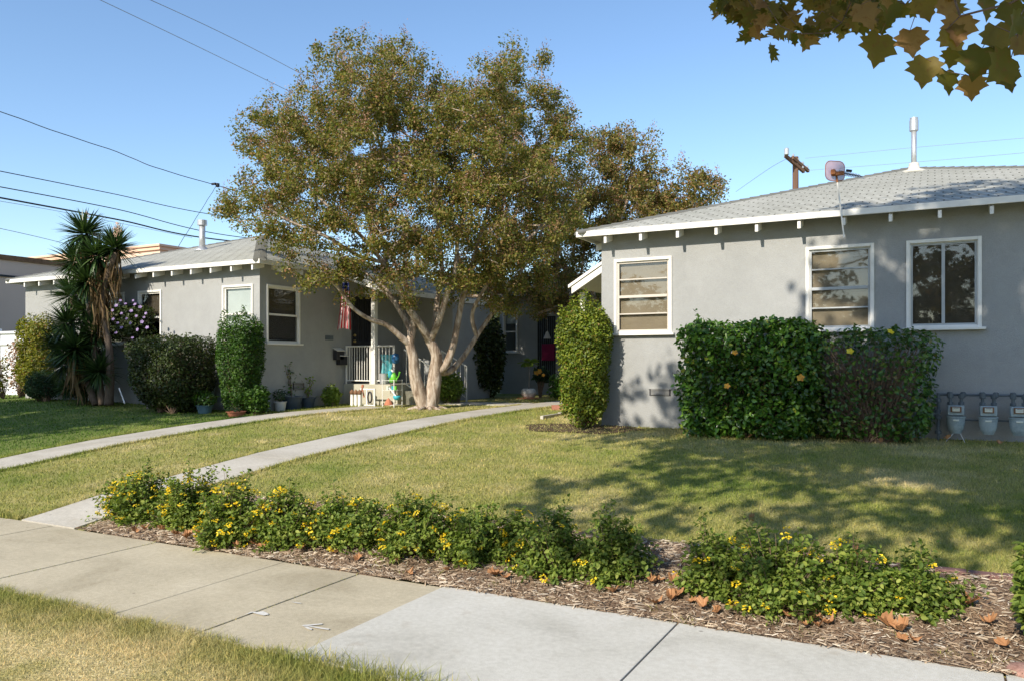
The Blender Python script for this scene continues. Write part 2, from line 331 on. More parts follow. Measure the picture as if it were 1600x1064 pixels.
class MB:
    def __init__(s): s.v = []; s.f = []; s.n = 0
    def add(s, V, Fc):
        s.v.extend([tuple(map(float, p)) for p in V]); s.f.extend([tuple(i+s.n for i in f) for f in Fc]); s.n = len(s.v); return s
    def box(s, c, d, rz=0, rx=0, ry=0, bev=0):
        x, y, z = d[0]/2, d[1]/2, d[2]/2
        V = np.array([(a, b, e) for a in (-x, x) for b in (-y, y) for e in (-z, z)])
        if rx: V = V @ np.array([[1, 0, 0], [0, math.cos(rx), math.sin(rx)], [0, -math.sin(rx), math.cos(rx)]])
        if ry: V = V @ np.array([[math.cos(ry), 0, -math.sin(ry)], [0, 1, 0], [math.sin(ry), 0, math.cos(ry)]])
        if rz: V = V @ np.array([[math.cos(rz), math.sin(rz), 0], [-math.sin(rz), math.cos(rz), 0], [0, 0, 1]])
        return s.add(V+np.array(c), [(0, 1, 3, 2), (4, 6, 7, 5), (0, 4, 5, 1), (2, 3, 7, 6), (0, 2, 6, 4), (1, 5, 7, 3)])
    def tube(s, pts, r, sides=8, cap=True):
        pts = np.asarray(pts, float); k = len(pts)
        r = np.full(k, r) if np.isscalar(r) else np.asarray(r)
        T = np.gradient(pts, axis=0); T /= np.linalg.norm(T, axis=1)[:, None]+1e-9
        up = np.array([0, 0, 1.]) if abs(T[0][2]) < .9 else np.array([1., 0, 0])
        a = np.cross(T[0], up); a /= np.linalg.norm(a); V = []
        for i in range(k):
            a = a-T[i]*a.dot(T[i]); a /= np.linalg.norm(a)+1e-9; b = np.cross(T[i], a)
            for j in range(sides):
                th = 2*math.pi*j/sides; V.append(pts[i]+r[i]*(math.cos(th)*a+math.sin(th)*b))
        Fc = [(i*sides+j, i*sides+(j+1) % sides, (i+1)*sides+(j+1) % sides, (i+1)*sides+j) for i in range(k-1) for j in range(sides)]
        if cap: Fc += [tuple(range(sides))[::-1], tuple((k-1)*sides+j for j in range(sides))]
        return s.add(V, Fc)
    def lathe(s, c, prof, sides=20, cap=True, sx=1, sy=1):
        V = []; k = len(prof)
        for r, z in prof:
            for j in range(sides):
                th = 2*math.pi*j/sides; V.append((c[0]+sx*r*math.cos(th), c[1]+sy*r*math.sin(th), c[2]+z))
        Fc = [(i*sides+j, i*sides+(j+1) % sides, (i+1)*sides+(j+1) % sides, (i+1)*sides+j) for i in range(k-1) for j in range(sides)]
        if cap: Fc += [tuple(range(sides))[::-1], tuple((k-1)*sides+j for j in range(sides))]
        return s.add(V, Fc)
    def build(s, name, mat, parent=None, loc=None, rz=0, smooth=False, bevel=0):
        me = bpy.data.meshes.new(name); V = s.v
        me.from_pydata(V, [], s.f); me.update(); me.materials.append(M[mat])
        if smooth:
            me.polygons.foreach_set('use_smooth', np.ones(len(me.polygons), bool))
        o = bpy.data.objects.new(name, me); link(o, parent)
        if loc is not None: o.location = tuple(map(float, loc))
        if rz: o.rotation_euler = (0, 0, rz)
        if bevel:
            b = o.modifiers.new('bevel', 'BEVEL'); b.width = bevel; b.segments = 2; b.limit_method = 'ANGLE'
        return o
def copy_tree(o, parent=None):
    c = o.copy(); C.objects.link(c)
    if parent is not None: c.parent = parent
    for ch in [x for x in list(bpy.data.objects) if x.parent == o]: copy_tree(ch, c)
    return c

# leaf templates: vertices (along, across, up), faces
RH = (np.array([(0, 0, 0), (.5, .3, .06), (1, 0, -.05), (.5, -.3, .06)]), [(0, 1, 2, 3)])
FOLD = (np.array([(0, 0, 0), (.28, .30, .09), (.66, .26, .07), (1, 0, -.10), (.66, -.26, .07), (.28, -.30, .09)]), [(0, 3, 2, 1), (0, 5, 4, 3)])
OVAL = (np.array([(0, 0, 0), (.2, .2, .03), (.6, .24, .04), (.9, .1, 0), (1, 0, -.05), (.9, -.1, 0), (.6, -.24, .04), (.2, -.2, .03)]), [(0, 4, 3, 2, 1), (0, 7, 6, 5, 4)])
_lo = [(0, .02), (-.10, .22), (-.02, .36), (.08, .36), (.16, .58), (.28, .44), (.44, .60), (.50, .42), (.60, .27), (.72, .28), (.80, .13), (1, 0)]
_v = [(x, y, .10*y+.05*math.sin(9*x)) for x, y in _lo]+[(x, -y, .10*y-.05*math.sin(7*x)) for x, y in _lo[1:-1][::-1]]
_v = [(0, 0, 0)]+_v[1:]
LOBE = (np.array(_v+[(.4, 0, -.06)]), None)
_k = len(_v)
LOBE = (LOBE[0], [(i, (i+1) % _k, _k) for i in range(_k)])
BLADE = (np.array([(0, .5, 0), (.6, .35, 0), (1, 0, 0), (.6, -.35, 0), (0, -.5, 0)]), None)
def leaf_arrays(Pp, A, Nn, S, tmpl, wid=1.0):
    """Pp centres, A directions, Nn normals, S sizes"""
    T, Fc = tmpl
    A = A/(np.linalg.norm(A, axis=1)[:, None]+1e-9)
    B = np.cross(Nn, A); B /= np.linalg.norm(B, axis=1)[:, None]+1e-9
    Z = np.cross(A, B)
    S = np.asarray(S)[:, None, None]
    V = Pp[:, None, :]+S*(T[None, :, 0:1]*A[:, None, :]+wid*T[None, :, 1:2]*B[:, None, :]+T[None, :, 2:3]*Z[:, None, :])
    k = len(T); n_ = len(Pp)
    fl = np.concatenate([np.array(f) for f in Fc]); sz = np.array([len(f) for f in Fc])
    L = (np.arange(n_)[:, None]*k+fl[None, :]).ravel()
    return V.reshape(-1, 3), L, np.tile(sz, n_)
def leaves(name, Pp, size, tmpl, mat, parent=None, loc=None, out=None, outw=.6, upw=.35, rng=R, wid=1.0, var=.35, droop=0):
    n_ = len(Pp)
    Nn = rng.normal(size=(n_, 3)); Nn /= np.linalg.norm(Nn, axis=1)[:, None]
    if out is not None: Nn = Nn+outw*2*out
    Nn[:, 2] += upw*2
    A = rng.normal(size=(n_, 3)); A[:, 2] -= droop
    if out is not None: A = A+.5*out
    A = A-Nn*(np.sum(A*Nn, 1)/np.sum(Nn*Nn, 1))[:, None]*.85
    S = size*(1+var*rng.uniform(-1, 1, n_))
    V, L, sz = leaf_arrays(Pp, A, Nn, S, tmpl, wid)
    return raw(name, V, L, sz, mat, parent, loc)
def merge_arrays(parts):
    Vs, Ls, Ss = [], [], []; k = 0
    for V, L, sz in parts: Vs.append(V); Ls.append(np.asarray(L)+k); Ss.append(sz); k += len(V)
    return np.concatenate(Vs), np.concatenate(Ls), np.concatenate(Ss)
def unit(n_, rng=R):
    a = rng.normal(size=(n_, 3)); return a/np.linalg.norm(a, axis=1)[:, None]
def tubes_arrays(Pa, Pb, ra, rb, sides=5):
    Pa = np.asarray(Pa); Pb = np.asarray(Pb); T = Pb-Pa; T /= np.linalg.norm(T, axis=1)[:, None]+1e-9
    ref = np.where(np.abs(T[:, 2:3]) < .8, np.array([[0, 0, 1.]]), np.array([[1., 0, 0]]))
    a = np.cross(T, ref); a /= np.linalg.norm(a, axis=1)[:, None]; b = np.cross(T, a)
    th = 2*np.pi*np.arange(sides)/sides; cs, sn = np.cos(th)[None, :, None], np.sin(th)[None, :, None]
    ring = cs*a[:, None, :]+sn*b[:, None, :]
    V = np.concatenate([Pa[:, None, :]+ra[:, None, None]*ring, Pb[:, None, :]+rb[:, None, None]*ring], 1)
    f = [x for j in range(sides) for x in (j, (j+1) % sides, sides+(j+1) % sides, sides+j)]
    n_ = len(Pa)
    L = (np.arange(n_)[:, None]*2*sides+np.array(f)[None, :]).ravel()
    return V.reshape(-1, 3), L, np.full(n_*sides, 4)
def spline(pts, k=6):
    pts = np.asarray(pts, float); out = []
    for i in range(len(pts)-1):
        p0 = pts[max(i-1, 0)]; p1 = pts[i]; p2 = pts[i+1]; p3 = pts[min(i+2, len(pts)-1)]
        for j in range(k):
            t = j/k; out.append(.5*((2*p1)+(-p0+p2)*t+(2*p0-5*p1+4*p2-p3)*t*t+(-p0+3*p1-3*p2+p3)*t**3))
    out.append(pts[-1]); return np.array(out)
class Skeleton:
    """tree skeleton: drawn limbs, then twigs grown to every leaf cluster; girths follow from what each limb carries"""
    def __init__(s): s.p = []; s.par = []; s.minr = []
    def limb(s, pts, r0=0, r1=0, start=None, k=5):
        q = spline(pts, k); last = start if start is not None else -1
        if start is not None: q = q[1:]
        ids = []
        for i, a in enumerate(q):
            s.p.append(a); s.par.append(last); s.minr.append(r1+(r0-r1)*(1-i/max(1, len(q)-1))**1.4); last = len(s.p)-1; ids.append(last)
        return ids
    def nearest(s, a): return int(np.argmin(np.linalg.norm(np.array(s.p)-a, axis=1)))
    def grow(s, targets, rng, step=.3, jit=.05, zpen=.0):
        base = np.array(s.p[0]); order = np.argsort(np.linalg.norm(targets-base, axis=1))
        for t in targets[order]:
            Q = np.array(s.p); d = np.linalg.norm(Q-t, axis=1)+zpen*np.maximum(0, Q[:, 2]-t[2]); d[:3] += 9
            i = int(np.argmin(d)); a = Q[i]; L = np.linalg.norm(t-a); k = max(1, int(L/step)); last = i
            # leave along the parent's direction, then bend to the target
            pd = a-Q[s.par[i]] if s.par[i] >= 0 else np.array([0, 0, 1.]); pd = pd/(np.linalg.norm(pd)+1e-9)
            c1 = a+pd*L*.35
            for j in range(1, k+1):
                u = j/k; q = (1-u)**2*a+2*u*(1-u)*c1+u*u*t
                if j < k: q = q+rng.normal(size=3)*jit
                s.p.append(q); s.par.append(last); s.minr.append(0); last = len(s.p)-1
        s.tips = targets
    def radii(s, rt=.006, ex=.46):
        n_ = len(s.p); cnt = np.zeros(n_); ch = np.zeros(n_)
        for i in range(n_): 
            if s.par[i] >= 0: ch[s.par[i]] += 1
        cnt[ch == 0] = 1
        for i in range(n_-1, -1, -1):
            if s.par[i] >= 0: cnt[s.par[i]] += cnt[i]
        return np.maximum(rt*np.power(np.maximum(cnt, 1), ex), np.array(s.minr))
    def mesh(s, name, mat, parent, loc, rt=.006, ex=.46, sides=6, rmax=9):
        r = np.minimum(s.radii(rt, ex), rmax); Pp = np.array(s.p); par = np.array(s.par); i = np.nonzero(par >= 0)[0]
        ra = np.minimum(r[par[i]], r[i]*1.6); rb = r[i]
        big = rb > .03
        parts = []
        if big.any(): parts.append(tubes_arrays(Pp[par[i]][big], Pp[i][big]+(Pp[i][big]-Pp[par[i]][big])*.12, ra[big], rb[big], 12))
        if (~big).any(): parts.append(tubes_arrays(Pp[par[i]][~big], Pp[i][~big], ra[~big], rb[~big], 4))
        V, L, sz = merge_arrays(parts)
        return raw(name, V, L, sz, mat, parent, loc, smooth=True)

# ------------------------------------------------------------ ground, road, walks
def struct(o): return tag(o, kind='structure')
xs = np.unique(np.concatenate([np.linspace(-400, -40, 10), np.linspace(-40, 20, 61), np.linspace(20, 400, 10)]))
ys = np.unique(np.concatenate([np.array(GY), np.linspace(-40, -10, 5), np.linspace(3, 30, 109), np.linspace(30, 400, 10)]))
XX, YY = np.meshgrid(xs, ys)
V = np.stack([XX, YY, gz(XX, YY)], -1).reshape(-1, 3); nx, ny = len(xs), len(ys)
i, j = np.meshgrid(np.arange(nx-1), np.arange(ny-1)); a = (j*nx+i).ravel()
L = np.stack([a, a+1, a+nx+1, a+nx], 1).ravel()
struct(raw('ground', V, L, np.full(len(a), 4), 'lawn_soil', smooth=False))
struct(MB().add([(-400, -9.15, -.16), (400, -9.15, -.16), (400, -.05, -.16), (-400, -.05, -.16)], [(0, 1, 2, 3)]).build('road', 'asphalt'))
struct(MB().box((0, .12, -.11), (800, .2, .22)).build('kerb', 'concrete_old', bevel=.01))
struct(MB().box((0, -9.3, -.11), (800, .2, .22)).build('far_kerb', 'concrete_old', bevel=.01))

def slabs(xj, gaps, y0, y1, z=0.0):
    mb = MB()
    for k in range(len(xj)-1):
        a, b = xj[k]+gaps[k]/2, xj[k+1]-gaps[k+1]/2
        dz = R.uniform(-.002, .002)
        mb.box(((a+b)/2, (y0+y1)/2, z-.05+dz), (b-a, y1-y0, .1))
    return mb
xo = [-60+.0]; x = -3.10; old = [x]
while x > -60: x -= .76; old.append(x)
old = old[::-1]
gp = [.012 if (len(old)-1-k) % 3 == 1 else .005 for k in range(len(old))]; gp[-1] = .003
struct(slabs(old, gp, 3.27, 4.78).build('sidewalk', 'concrete_old', bevel=.004))
new = [-3.10+1.71*k for k in range(0, 30)]
struct(slabs(new, [.012 if k else .003 for k in range(30)], 3.27, 4.79, .003).build('sidewalk', 'concrete_new', bevel=.004))
struct(MB().add([(-60, 3.27, -.012), (60, 3.27, -.012), (60, 4.78, -.012), (-60, 4.78, -.012)], [(0, 1, 2, 3)]).build('sidewalk_bedding', 'soil'))

def walk(name, pts, width, th=.022, joint=1.5):
    """concrete path following the ground, with open joints"""
    q = spline(pts, 24); d = np.concatenate([[0], np.cumsum(np.linalg.norm(np.diff(q, axis=0), axis=1))])
    mb = MB(); s = 0
    while s < d[-1]-.05:
        e = min(s+joint, d[-1]); ss = np.linspace(s+.005, e-.005, 8); V = []
        for u in ss:
            c = np.array([np.interp(u, d, q[:, 0]), np.interp(u, d, q[:, 1])])
            c2 = np.array([np.interp(u+.05, d, q[:, 0]), np.interp(u+.05, d, q[:, 1])]); c1 = np.array([np.interp(u-.05, d, q[:, 0]), np.interp(u-.05, d, q[:, 1])])
            t = c2-c1; t /= np.linalg.norm(t)+1e-9; nn = np.array([-t[1], t[0]])*width/2
            for sgn in (1, -1):
                p = c+sgn*nn; z = float(gz(*c))+th; V += [(p[0], p[1], z), (p[0], p[1], z-.12)]
        Fc = []
        for k in range(7):
            o = k*4
            Fc += [(o, o+2, o+6, o+4), (o+1, o, o+4, o+5), (o+2, o+3, o+7, o+6)]
        Fc += [(0, 1, 3, 2), (28, 30, 31, 29)]
        mb.add(V, Fc); s = e
    return struct(mb.build(name, 'walk_concrete'))
W2 = -7.78
walk('courtyard_path', [(W2, 4.79), (W2, 8), (W2, 13), (W2, 17.5), (W2, 21)], .86)
walk('porch_path', [(-11.45, 4.79), (-11.45, 8), (-11.42, 10), (-11.2, 12), (-10.75, 13.9)], .86)
walk('cross_path', [(-10.1, 15.9), (-9.2, 16.1), (W2-.44, 16.3)], .9)

# mulch bed between the sidewalk and the lawn
bx = np.linspace(-7.25, 6, 90); by = np.linspace(4.775, 6.16, 12)
XX, YY = np.meshgrid(bx, by); V = np.stack([XX, YY, gz(XX, YY)+.018+.012*np.sin(XX*5.1)*np.sin(YY*7)], -1).reshape(-1, 3)
i, j = np.meshgrid(np.arange(89), np.arange(11)); a = (j*90+i).ravel()
struct(raw('mulch_bed', V, np.stack([a, a+1, a+91, a+90], 1).ravel(), np.full(len(a), 4), 'mulch_base'))
n_ = 52000
x = R.uniform(-7.25, 3.0, n_); y = 4.81+1.36*R.uniform(0, 1, n_)**1.05; y += R.normal(size=n_)*.018; y = np.where(R.uniform(size=n_) < .05, 4.785+R.normal(size=n_)*.014, y)
z = np.maximum(gz(x, y), -.012)+.022+R.uniform(0, .016, n_)
A = R.normal(size=(n_, 3)); A[:, 2] *= .16; Nn = R.normal(size=(n_, 3))*.28+np.array([0, 0, 1])
Nn -= A*(np.sum(A*Nn, 1)/np.sum(A*A, 1))[:, None]
CH = (np.array([(-.5, -.12, 0), (.5, -.09, 0), (.46, .1, 0), (-.42, .13, 0), (-.4, 0, .1), (.38, 0, .1)]), [(0, 1, 5, 4), (2, 3, 4, 5), (3, 0, 4), (1, 2, 5)])
V, L, sz = leaf_arrays(np.stack([x, y, z], 1), A, Nn, .014+.062*R.uniform(0, 1, n_)**2.6, CH, .42)
tag(raw('mulch', V, L, sz, 'mulch_chips'), 'shredded brown bark mulch covering the bed along the sidewalk', 'mulch', kind='stuff')
mb = MB(); x = -1.1
while x < 5:
    mb.box((x, 6.19+R.uniform(-.008, .008), float(gz(x, 6.19))-.008+R.uniform(-.006, .006)), (.19, .09, .08), R.uniform(-.03, .03)); x += .2
tag(mb.build('brick_edging', 'brick_edge', bevel=.006), 'row of dull red bricks edging the mulch bed against the lawn', 'edging')

# ------------------------------------------------------------ house builders
def wallplane(mb, o, u, width, z0, z1, openings):
    """wall sheet from o along u; openings (u0,u1,z0,z1) are left open"""
    o = np.array(o, float); u = np.array(u, float)
    us = sorted({0, width, *[a for w_ in openings for a in w_[:2]]}); zs = sorted({z0, z1, *[a for w_ in openings for a in w_[2:]]})
    for i in range(len(us)-1):
        for j in range(len(zs)-1):
            cu, cz = (us[i]+us[i+1])/2, (zs[j]+zs[j+1])/2
            if any(w_[0] < cu < w_[1] and w_[2] < cz < w_[3] for w_ in openings): continue
            q = [o+u*a for a in (us[i], us[i+1])]
            mb.add([(q[0][0], q[0][1], zs[j]), (q[1][0], q[1][1], zs[j]), (q[1][0], q[1][1], zs[j+1]), (q[0][0], q[0][1], zs[j+1])], [(0, 1, 2, 3)])
    return mb
def roof_mesh(name, faces, parent, mat='shingles', row=.14):
    """faces: (A, B, C, D) eave left, eave right, top right, top left. Each course is a real step."""
    me = bpy.data.meshes.new(name); V = []; Fc = []; UV = []
    for A, B, Cc, D in faces:
        A, B, Cc, D = [np.array(p, float) for p in (A, B, Cc, D)]
        e = (B-A)/np.linalg.norm(B-A); nrm = np.cross(e, (D+Cc)/2-(A+B)/2); nrm /= np.linalg.norm(nrm); sv = np.cross(nrm, e)
        Ls = (D-A).dot(sv); k = max(2, int(round(Ls/row)))
        for i in range(k):
            t0, t1 = i/k, (i+1)/k
            q = [A+(D-A)*t0+nrm*.009, B+(Cc-B)*t0+nrm*.009, B+(Cc-B)*t1+nrm*.002, A+(D-A)*t1+nrm*.002, A+(D-A)*t0-nrm*.001, B+(Cc-B)*t0-nrm*.001]
            o = len(V); V += [tuple(p) for p in q]; Fc += [(o, o+1, o+2, o+3), (o+4, o+5, o+1, o)]
            uv = [((p-A).dot(e)+i*.1017, i*row+(0.0 if n_ < 2 or n_ > 3 else row)) for n_, p in enumerate(q)]
            UV += [uv[0], uv[1], uv[2], uv[3], (uv[4][0], uv[4][1]), uv[5], uv[1], uv[0]]
    me.from_pydata(V, [], Fc); l = me.uv_layers.new(name='UVMap')
    l.data.foreach_set('uv', np.array(UV, np.float32).ravel()); me.update(); me.materials.append(M[mat])
    return link(bpy.data.objects.new(name, me), parent)
def ridge_caps(mb, a, b, wid=.13, seg=.2):
    a = np.array(a, float); b = np.array(b, float); L = np.linalg.norm(b-a); t = (b-a)/L
    s = np.cross(t, (0, 0, 1)); s /= np.linalg.norm(s); k = int(L/seg)
    for i in range(k):
        p = a+t*L*i/k; q = a+t*L*(i+1.15)/k
        V = []
        for w_, dz in ((p, .034), (q, .02)):
            V += [w_-s*wid+np.array([0, 0, dz-.045]), w_+np.array([0, 0, dz]), w_+s*wid+np.array([0, 0, dz-.045]), w_-s*wid+np.array([0, 0, dz-.07]), w_+s*wid+np.array([0, 0, dz-.07])]
        mb.add(V, [(0, 1, 6, 5), (1, 2, 7, 6), (3, 0, 5, 8), (2, 4, 9, 7), (3, 4, 2, 1, 0)])
def window(parent, loc, rz, w_, h_, bars=('h', 2), blind='tan_blind', sash='cream_sash', cas='white_paint', slat=.028, screened=False, drop=1.0, cw=.045):
    """local x runs along the wall, y into the wall; the part is the casing, its pieces are sub-parts"""
    mb = MB()
    mb.box((-w_/2-cw/2, -.012, h_/2+cw/4), (cw, .03, h_+1.5*cw)); mb.box((w_/2+cw/2, -.012, h_/2+cw/4), (cw, .03, h_+1.5*cw))
    mb.box((0, -.010, h_+cw/2), (w_-.002, .03, cw)); mb.box((0, -.010, -cw/4), (w_-.002, .03, cw/2))
    for s_ in (-1, 1): mb.box((s_*(w_/2-.005), .036, h_/2), (.010, .07, h_-.002))
    mb.box((0, .036, h_-.005), (w_-.022, .07, .010)); mb.box((0, .036, .005), (w_-.022, .07, .010))
    win = mb.build('window', cas, parent, loc, rz, bevel=.003)
    MB().box((0, -.03, -cw/2-.018), (w_+2*cw+.09, .10, .034)).build('sill', cas, win, bevel=.004)
    iw, ih = w_-.020, h_-.020; mb = MB(); y = .024; st = .024
    for s_ in (-1, 1): mb.box((s_*(iw/2-st/2), y, h_/2), (st, .03, ih-.002))
    mb.box((0, y, .010+st/2), (iw-2*st-.002, .03, st)); mb.box((0, y, h_-.010-st/2), (iw-2*st-.002, .03, st))
    k = bars[1]
    if bars[0] == 'h':
        for i in range(1, k):
            t_ = .042 if (k == 2 or i == k//2) else .02
            mb.box((0, y-(.012 if (k == 2 or i == k//2) else 0), 0.010+ih*i/k), (iw-2*st-.004, .03, t_))
    else: mb.box((0, y-.012, h_/2), (.04, .03, ih-2*st-.004))
    mb.build('sash', sash, win, bevel=.002)
    MB().box((0, .034, h_/2), (iw-.02, .004, ih-.02)).build('glass', 'window_glass', win)
    if screened: MB().add([(-iw/2+.02, .006, .03), (iw/2-.02, .006, .03), (iw/2-.02, .006, h_*.52), (-iw/2+.02, .006, h_*.52)], [(0, 1, 2, 3)]).build('insect_screen', 'insect_screen', win)
    if blind:
        mb = MB(); z = h_-.04; zb = .03+(1-drop)*(h_-.06)
        mb.box((0, .07, z), (iw-.05, .03, .03)); z -= .03
        while z > zb:
            mb.box((0, .07, z), (iw-.05, .003, slat*1.06), rx=math.radians(16+R.uniform(-2, 2))); z -= slat
        mb.build('blind', blind, win)
    return win

def hip_roof(root, x0, x1, y0, y1, ze, pitch, tails=(), fas=.088, caps=True):
    half = (x1-x0)/2; xm = (x0+x1)/2; zt = ze+half*pitch; yA, yB = y0+half, max(y0+half+.01, y1-half)
    a, b, c, d = (x0, y0, ze), (x1, y0, ze), (x1, y1, ze), (x0, y1, ze); A, B = (xm, yA, zt), (xm, yB, zt)
    rf = roof_mesh('roof', [(a, b, A, A), (b, c, B, A), (c, d, B, B), (d, a, A, B)], root)
    mb = MB()
    for p, q in ((a, A), (b, A), (c, B), (d, B)): ridge_caps(mb, p, q)
    if yB-yA > .3: ridge_caps(mb, A, B)
    mb.build('ridge_cap', 'shingles', rf)
    # boarded underside and fascia
    t = .045; V = [(x0+.02, y0+.02, ze-t), (x1-.02, y0+.02, ze-t), (x1-.02, y1-.02, ze-t), (x0+.02, y1-.02, ze-t), (xm, yA, zt-t), (xm, yB, zt-t)]
    MB().add(V, [(1, 0, 4), (2, 1, 4, 5), (3, 2, 5), (0, 3, 5, 4)]).build('eave_boards', 'soffit_wood', root)
    mb = MB(); h = fas
    mb.box(((x0+x1)/2, y0-.002, ze-h/2+.0), (x1-x0+.03, .028, h)); mb.box(((x0+x1)/2, y1+.002, ze-h/2), (x1-x0+.03, .028, h))
    mb.box((x0-.002, (y0+y1)/2, ze-h/2-.002), (.028, y1-y0-.04, h)); mb.box((x1+.002, (y0+y1)/2, ze-h/2-.002), (.028, y1-y0-.04, h))
    mb.build('fascia', 'white_paint', root, bevel=.003)
    return rf, zt
def rafter_tail(parent, c, axis, L, slope):
    """short beam under the eave; axis = outward direction"""
    mb = MB(); ax = np.array(axis, float); s = np.array([-ax[1], ax[0], 0])*.022; up = np.array([0, 0, 1.])
    c = np.array(c, float); p = []
    for d_, zt_, zb_ in ((0, 0, -.10), (-L, L*slope, L*slope-.12)):
        for sg in (-1, 1):
            for zz in (zb_, zt_): p.append(c+ax*d_+s*sg+up*zz)
    mb.add(p, [(0, 1, 3, 2), (4, 6, 7, 5), (0, 4, 5, 1), (2, 3, 7, 6), (1, 5, 7, 3), (0, 2, 6, 4)])
    return mb.build('rafter_tail', 'white_paint', parent, bevel=.003)

PITCH = .32; ZE = 3.70
# ------------------------------------------------------------ right house
X0, X1, YW = -4.77, 3.97, 12.07
RH_ = thing('grey_house', (X0, YW, .58), 'grey stucco house with white windows behind the hibiscus hedge, on the right', 'house', 'grey stucco bungalows of the court')
def rel(root): 
    """keep children built in world space where they are"""
    for ch in list(bpy.data.objects):
        if ch.parent == root: ch.matrix_parent_inverse = root.matrix_basis.inverted()
def win_rect(pl, pr, pt, pb, Y):
    a, b = PY(pl, pb, Y), PY(pr, pt, Y); return a[0], b[0], a[2], b[2]
cw = .045
wins = []
for pl, pr, pt, pb in ((960, 1050, 403, 524), (1259, 1366, 384, 514), (1416, 1534, 373, 517)):
    a = PY(pl, pt, YW); b = PY(pr, pt, YW); zt = (a[2]+b[2])/2
    zb = (PY(pl, pb, YW)[2]+PY(pr, pb, YW)[2])/2
    wins.append([a[0]+cw, b[0]-cw, zb+cw, zt-cw])
zb = np.mean([w_[2] for w_ in wins]); zt = np.mean([w_[3] for w_ in wins])
for w_ in wins: w_[2] = zb; w_[3] = zt
mb = MB()
wallplane(mb, (X0, YW, 0), (1, 0, 0), X1-X0, .3, 3.72, [(w_[0]-X0, w_[1]-X0, w_[2], w_[3]) for w_ in wins])
wallplane(mb, (X0, 24, 0), (0, -1, 0), 24-YW, .3, 3.72, [])
wallplane(mb, (X1, YW, 0), (0, 1, 0), 24-YW, .3, 3.72, [])
wallplane(mb, (X1, 24, 0), (-1, 0, 0), X1-X0, .3, 3.72, [])
mb.build('wall', 'grey_stucco', RH_)
MB().add([(X0+.1, YW+1.2, .6), (X1-.1, YW+1.2, .6), (X1-.1, YW+1.2, 3.7), (X0+.1, YW+1.2, 3.7)], [(0, 1, 2, 3)]).build('dark_room_sheet', 'dark_interior', RH_)  # sheet behind the windows, the room's shade painted into its colour
rf, _ = hip_roof(RH_, X0-.3, X1+.3, YW-.3, 24.3, ZE, PITCH)
x = PY(945, 383, YW-.3)[0]
for k in range(16):
    if x < X1: rafter_tail(RH_, (x, YW-.29, ZE-.11), (0, -1, 0), .32, PITCH)
    x += .583
for k in range(14): rafter_tail(RH_, (X0-.29, YW+.5+k*.6, ZE-.11), (-1, 0, 0), .32, PITCH)
specs = [dict(bars=('h', 4), blind='tan_blind', sash='cream_sash'), dict(bars=('h', 4), blind='tan_blind', sash='grey_sash'),
         dict(bars=('v', 2), blind='dark_blind', sash='grey_sash')]
for w_, sp, lb in zip(wins, specs, ('window with tan blinds and four stacked panes, beside the tall trimmed shrub', 'window with four stacked panes in tree shade below the antenna', 'sliding window with two dark panes above the gas meters')):
    o = window(RH_, ((w_[0]+w_[1])/2, YW, w_[2]), 0, w_[1]-w_[0], w_[3]-w_[2], **sp); o['label'] = lb
def found_vent(root, c, w_, h_, ax=(1, 0)):
    """louvred crawl-space vent let into the wall foot"""
    rz = math.atan2(ax[1], ax[0]); mb = MB()
    mb.box((0, -.004, 0), (w_, .012, h_)); o = mb.build('foundation_vent', 'black_metal', root, c, rz)
    mb = MB()
    for k in range(5): mb.box((0, -.014, -h_*.36+k*h_*.18), (w_*.86, .012, h_*.07), rx=.5)
    mb.box((0, -.013, h_/2), (w_+.03, .02, .012)); mb.build('louvre', 'louvre_grey', o)
for pl, pr in ((1015, 1048), (1054, 1088)):
    a, b = PY(pl, 612, YW), PY(pr, 612, YW); found_vent(RH_, ((a[0]+b[0])/2, YW, a[2]), b[0]-a[0], .11)
# flue through the roof
p = P(1428, 272, 1); r = ray(1428)
Yv = 15.9; vx, vy = r*(Yv/r[1]); zr = ZE+(vy-(YW-.3))*PITCH
zt = PY(1427, 186, Yv)[2]
fl = MB().lathe((vx, vy, zr-.1), [(.045, 0), (.045, zt-zr-.03)], 16).build('flue_pipe', 'metal_grey', rf, smooth=True)
MB().lathe((vx, vy, zt-.24), [(.045, 0), (.075, .02), (.075, .2), (.068, .215), (.068, .25), (.0, .25)], 18).build('flue_cap', 'metal_grey', fl, smooth=False)
MB().lathe((vx, vy, zr-.03), [(.2, -.02), (.19, .03), (.10, .06), (.085, .14), (.08, .17), (.06, .175)], 20).build('flashing', 'concrete_new', fl, smooth=True)
# steep little porch gable on the court side
mb = MB()
y0 = 14.35
for y0_, wd in ((y0, .05),):
    a = PY(941, 417, y0); b = PY(893, 448, y0)
    mb.add([(a[0]+.5, y0, a[2]+.33), (b[0], y0, b[2]), (b[0], y0, b[2]-.14), (a[0]+.5, y0, a[2]+.19),
            (a[0]+.5, y0+.05, a[2]+.33), (b[0], y0+.05, b[2]), (b[0], y0+.05, b[2]-.14), (a[0]+.5, y0+.05, a[2]+.19)],
           [(0, 1, 2, 3), (5, 4, 7, 6), (1, 5, 6, 2), (0, 4, 5, 1), (3, 2, 6, 7)])
    mb.add([(a[0]+.5, y0-.03, a[2]+.40), (b[0]-.06, y0-.03, b[2]+.03), (b[0]-.06, y0-.03, b[2]-.03), (a[0]+.5, y0-.03, a[2]+.34),
            (a[0]+.5, y0+.04, a[2]+.40), (b[0]-.06, y0+.04, b[2]+.03), (b[0]-.06, y0+.04, b[2]-.03), (a[0]+.5, y0+.04, a[2]+.34)],
           [(0, 1, 2, 3), (5, 4, 7, 6), (1, 5, 6, 2), (0, 4, 5, 1), (3, 2, 6, 7)])
mb.build('porch_barge', 'white_paint', RH_)
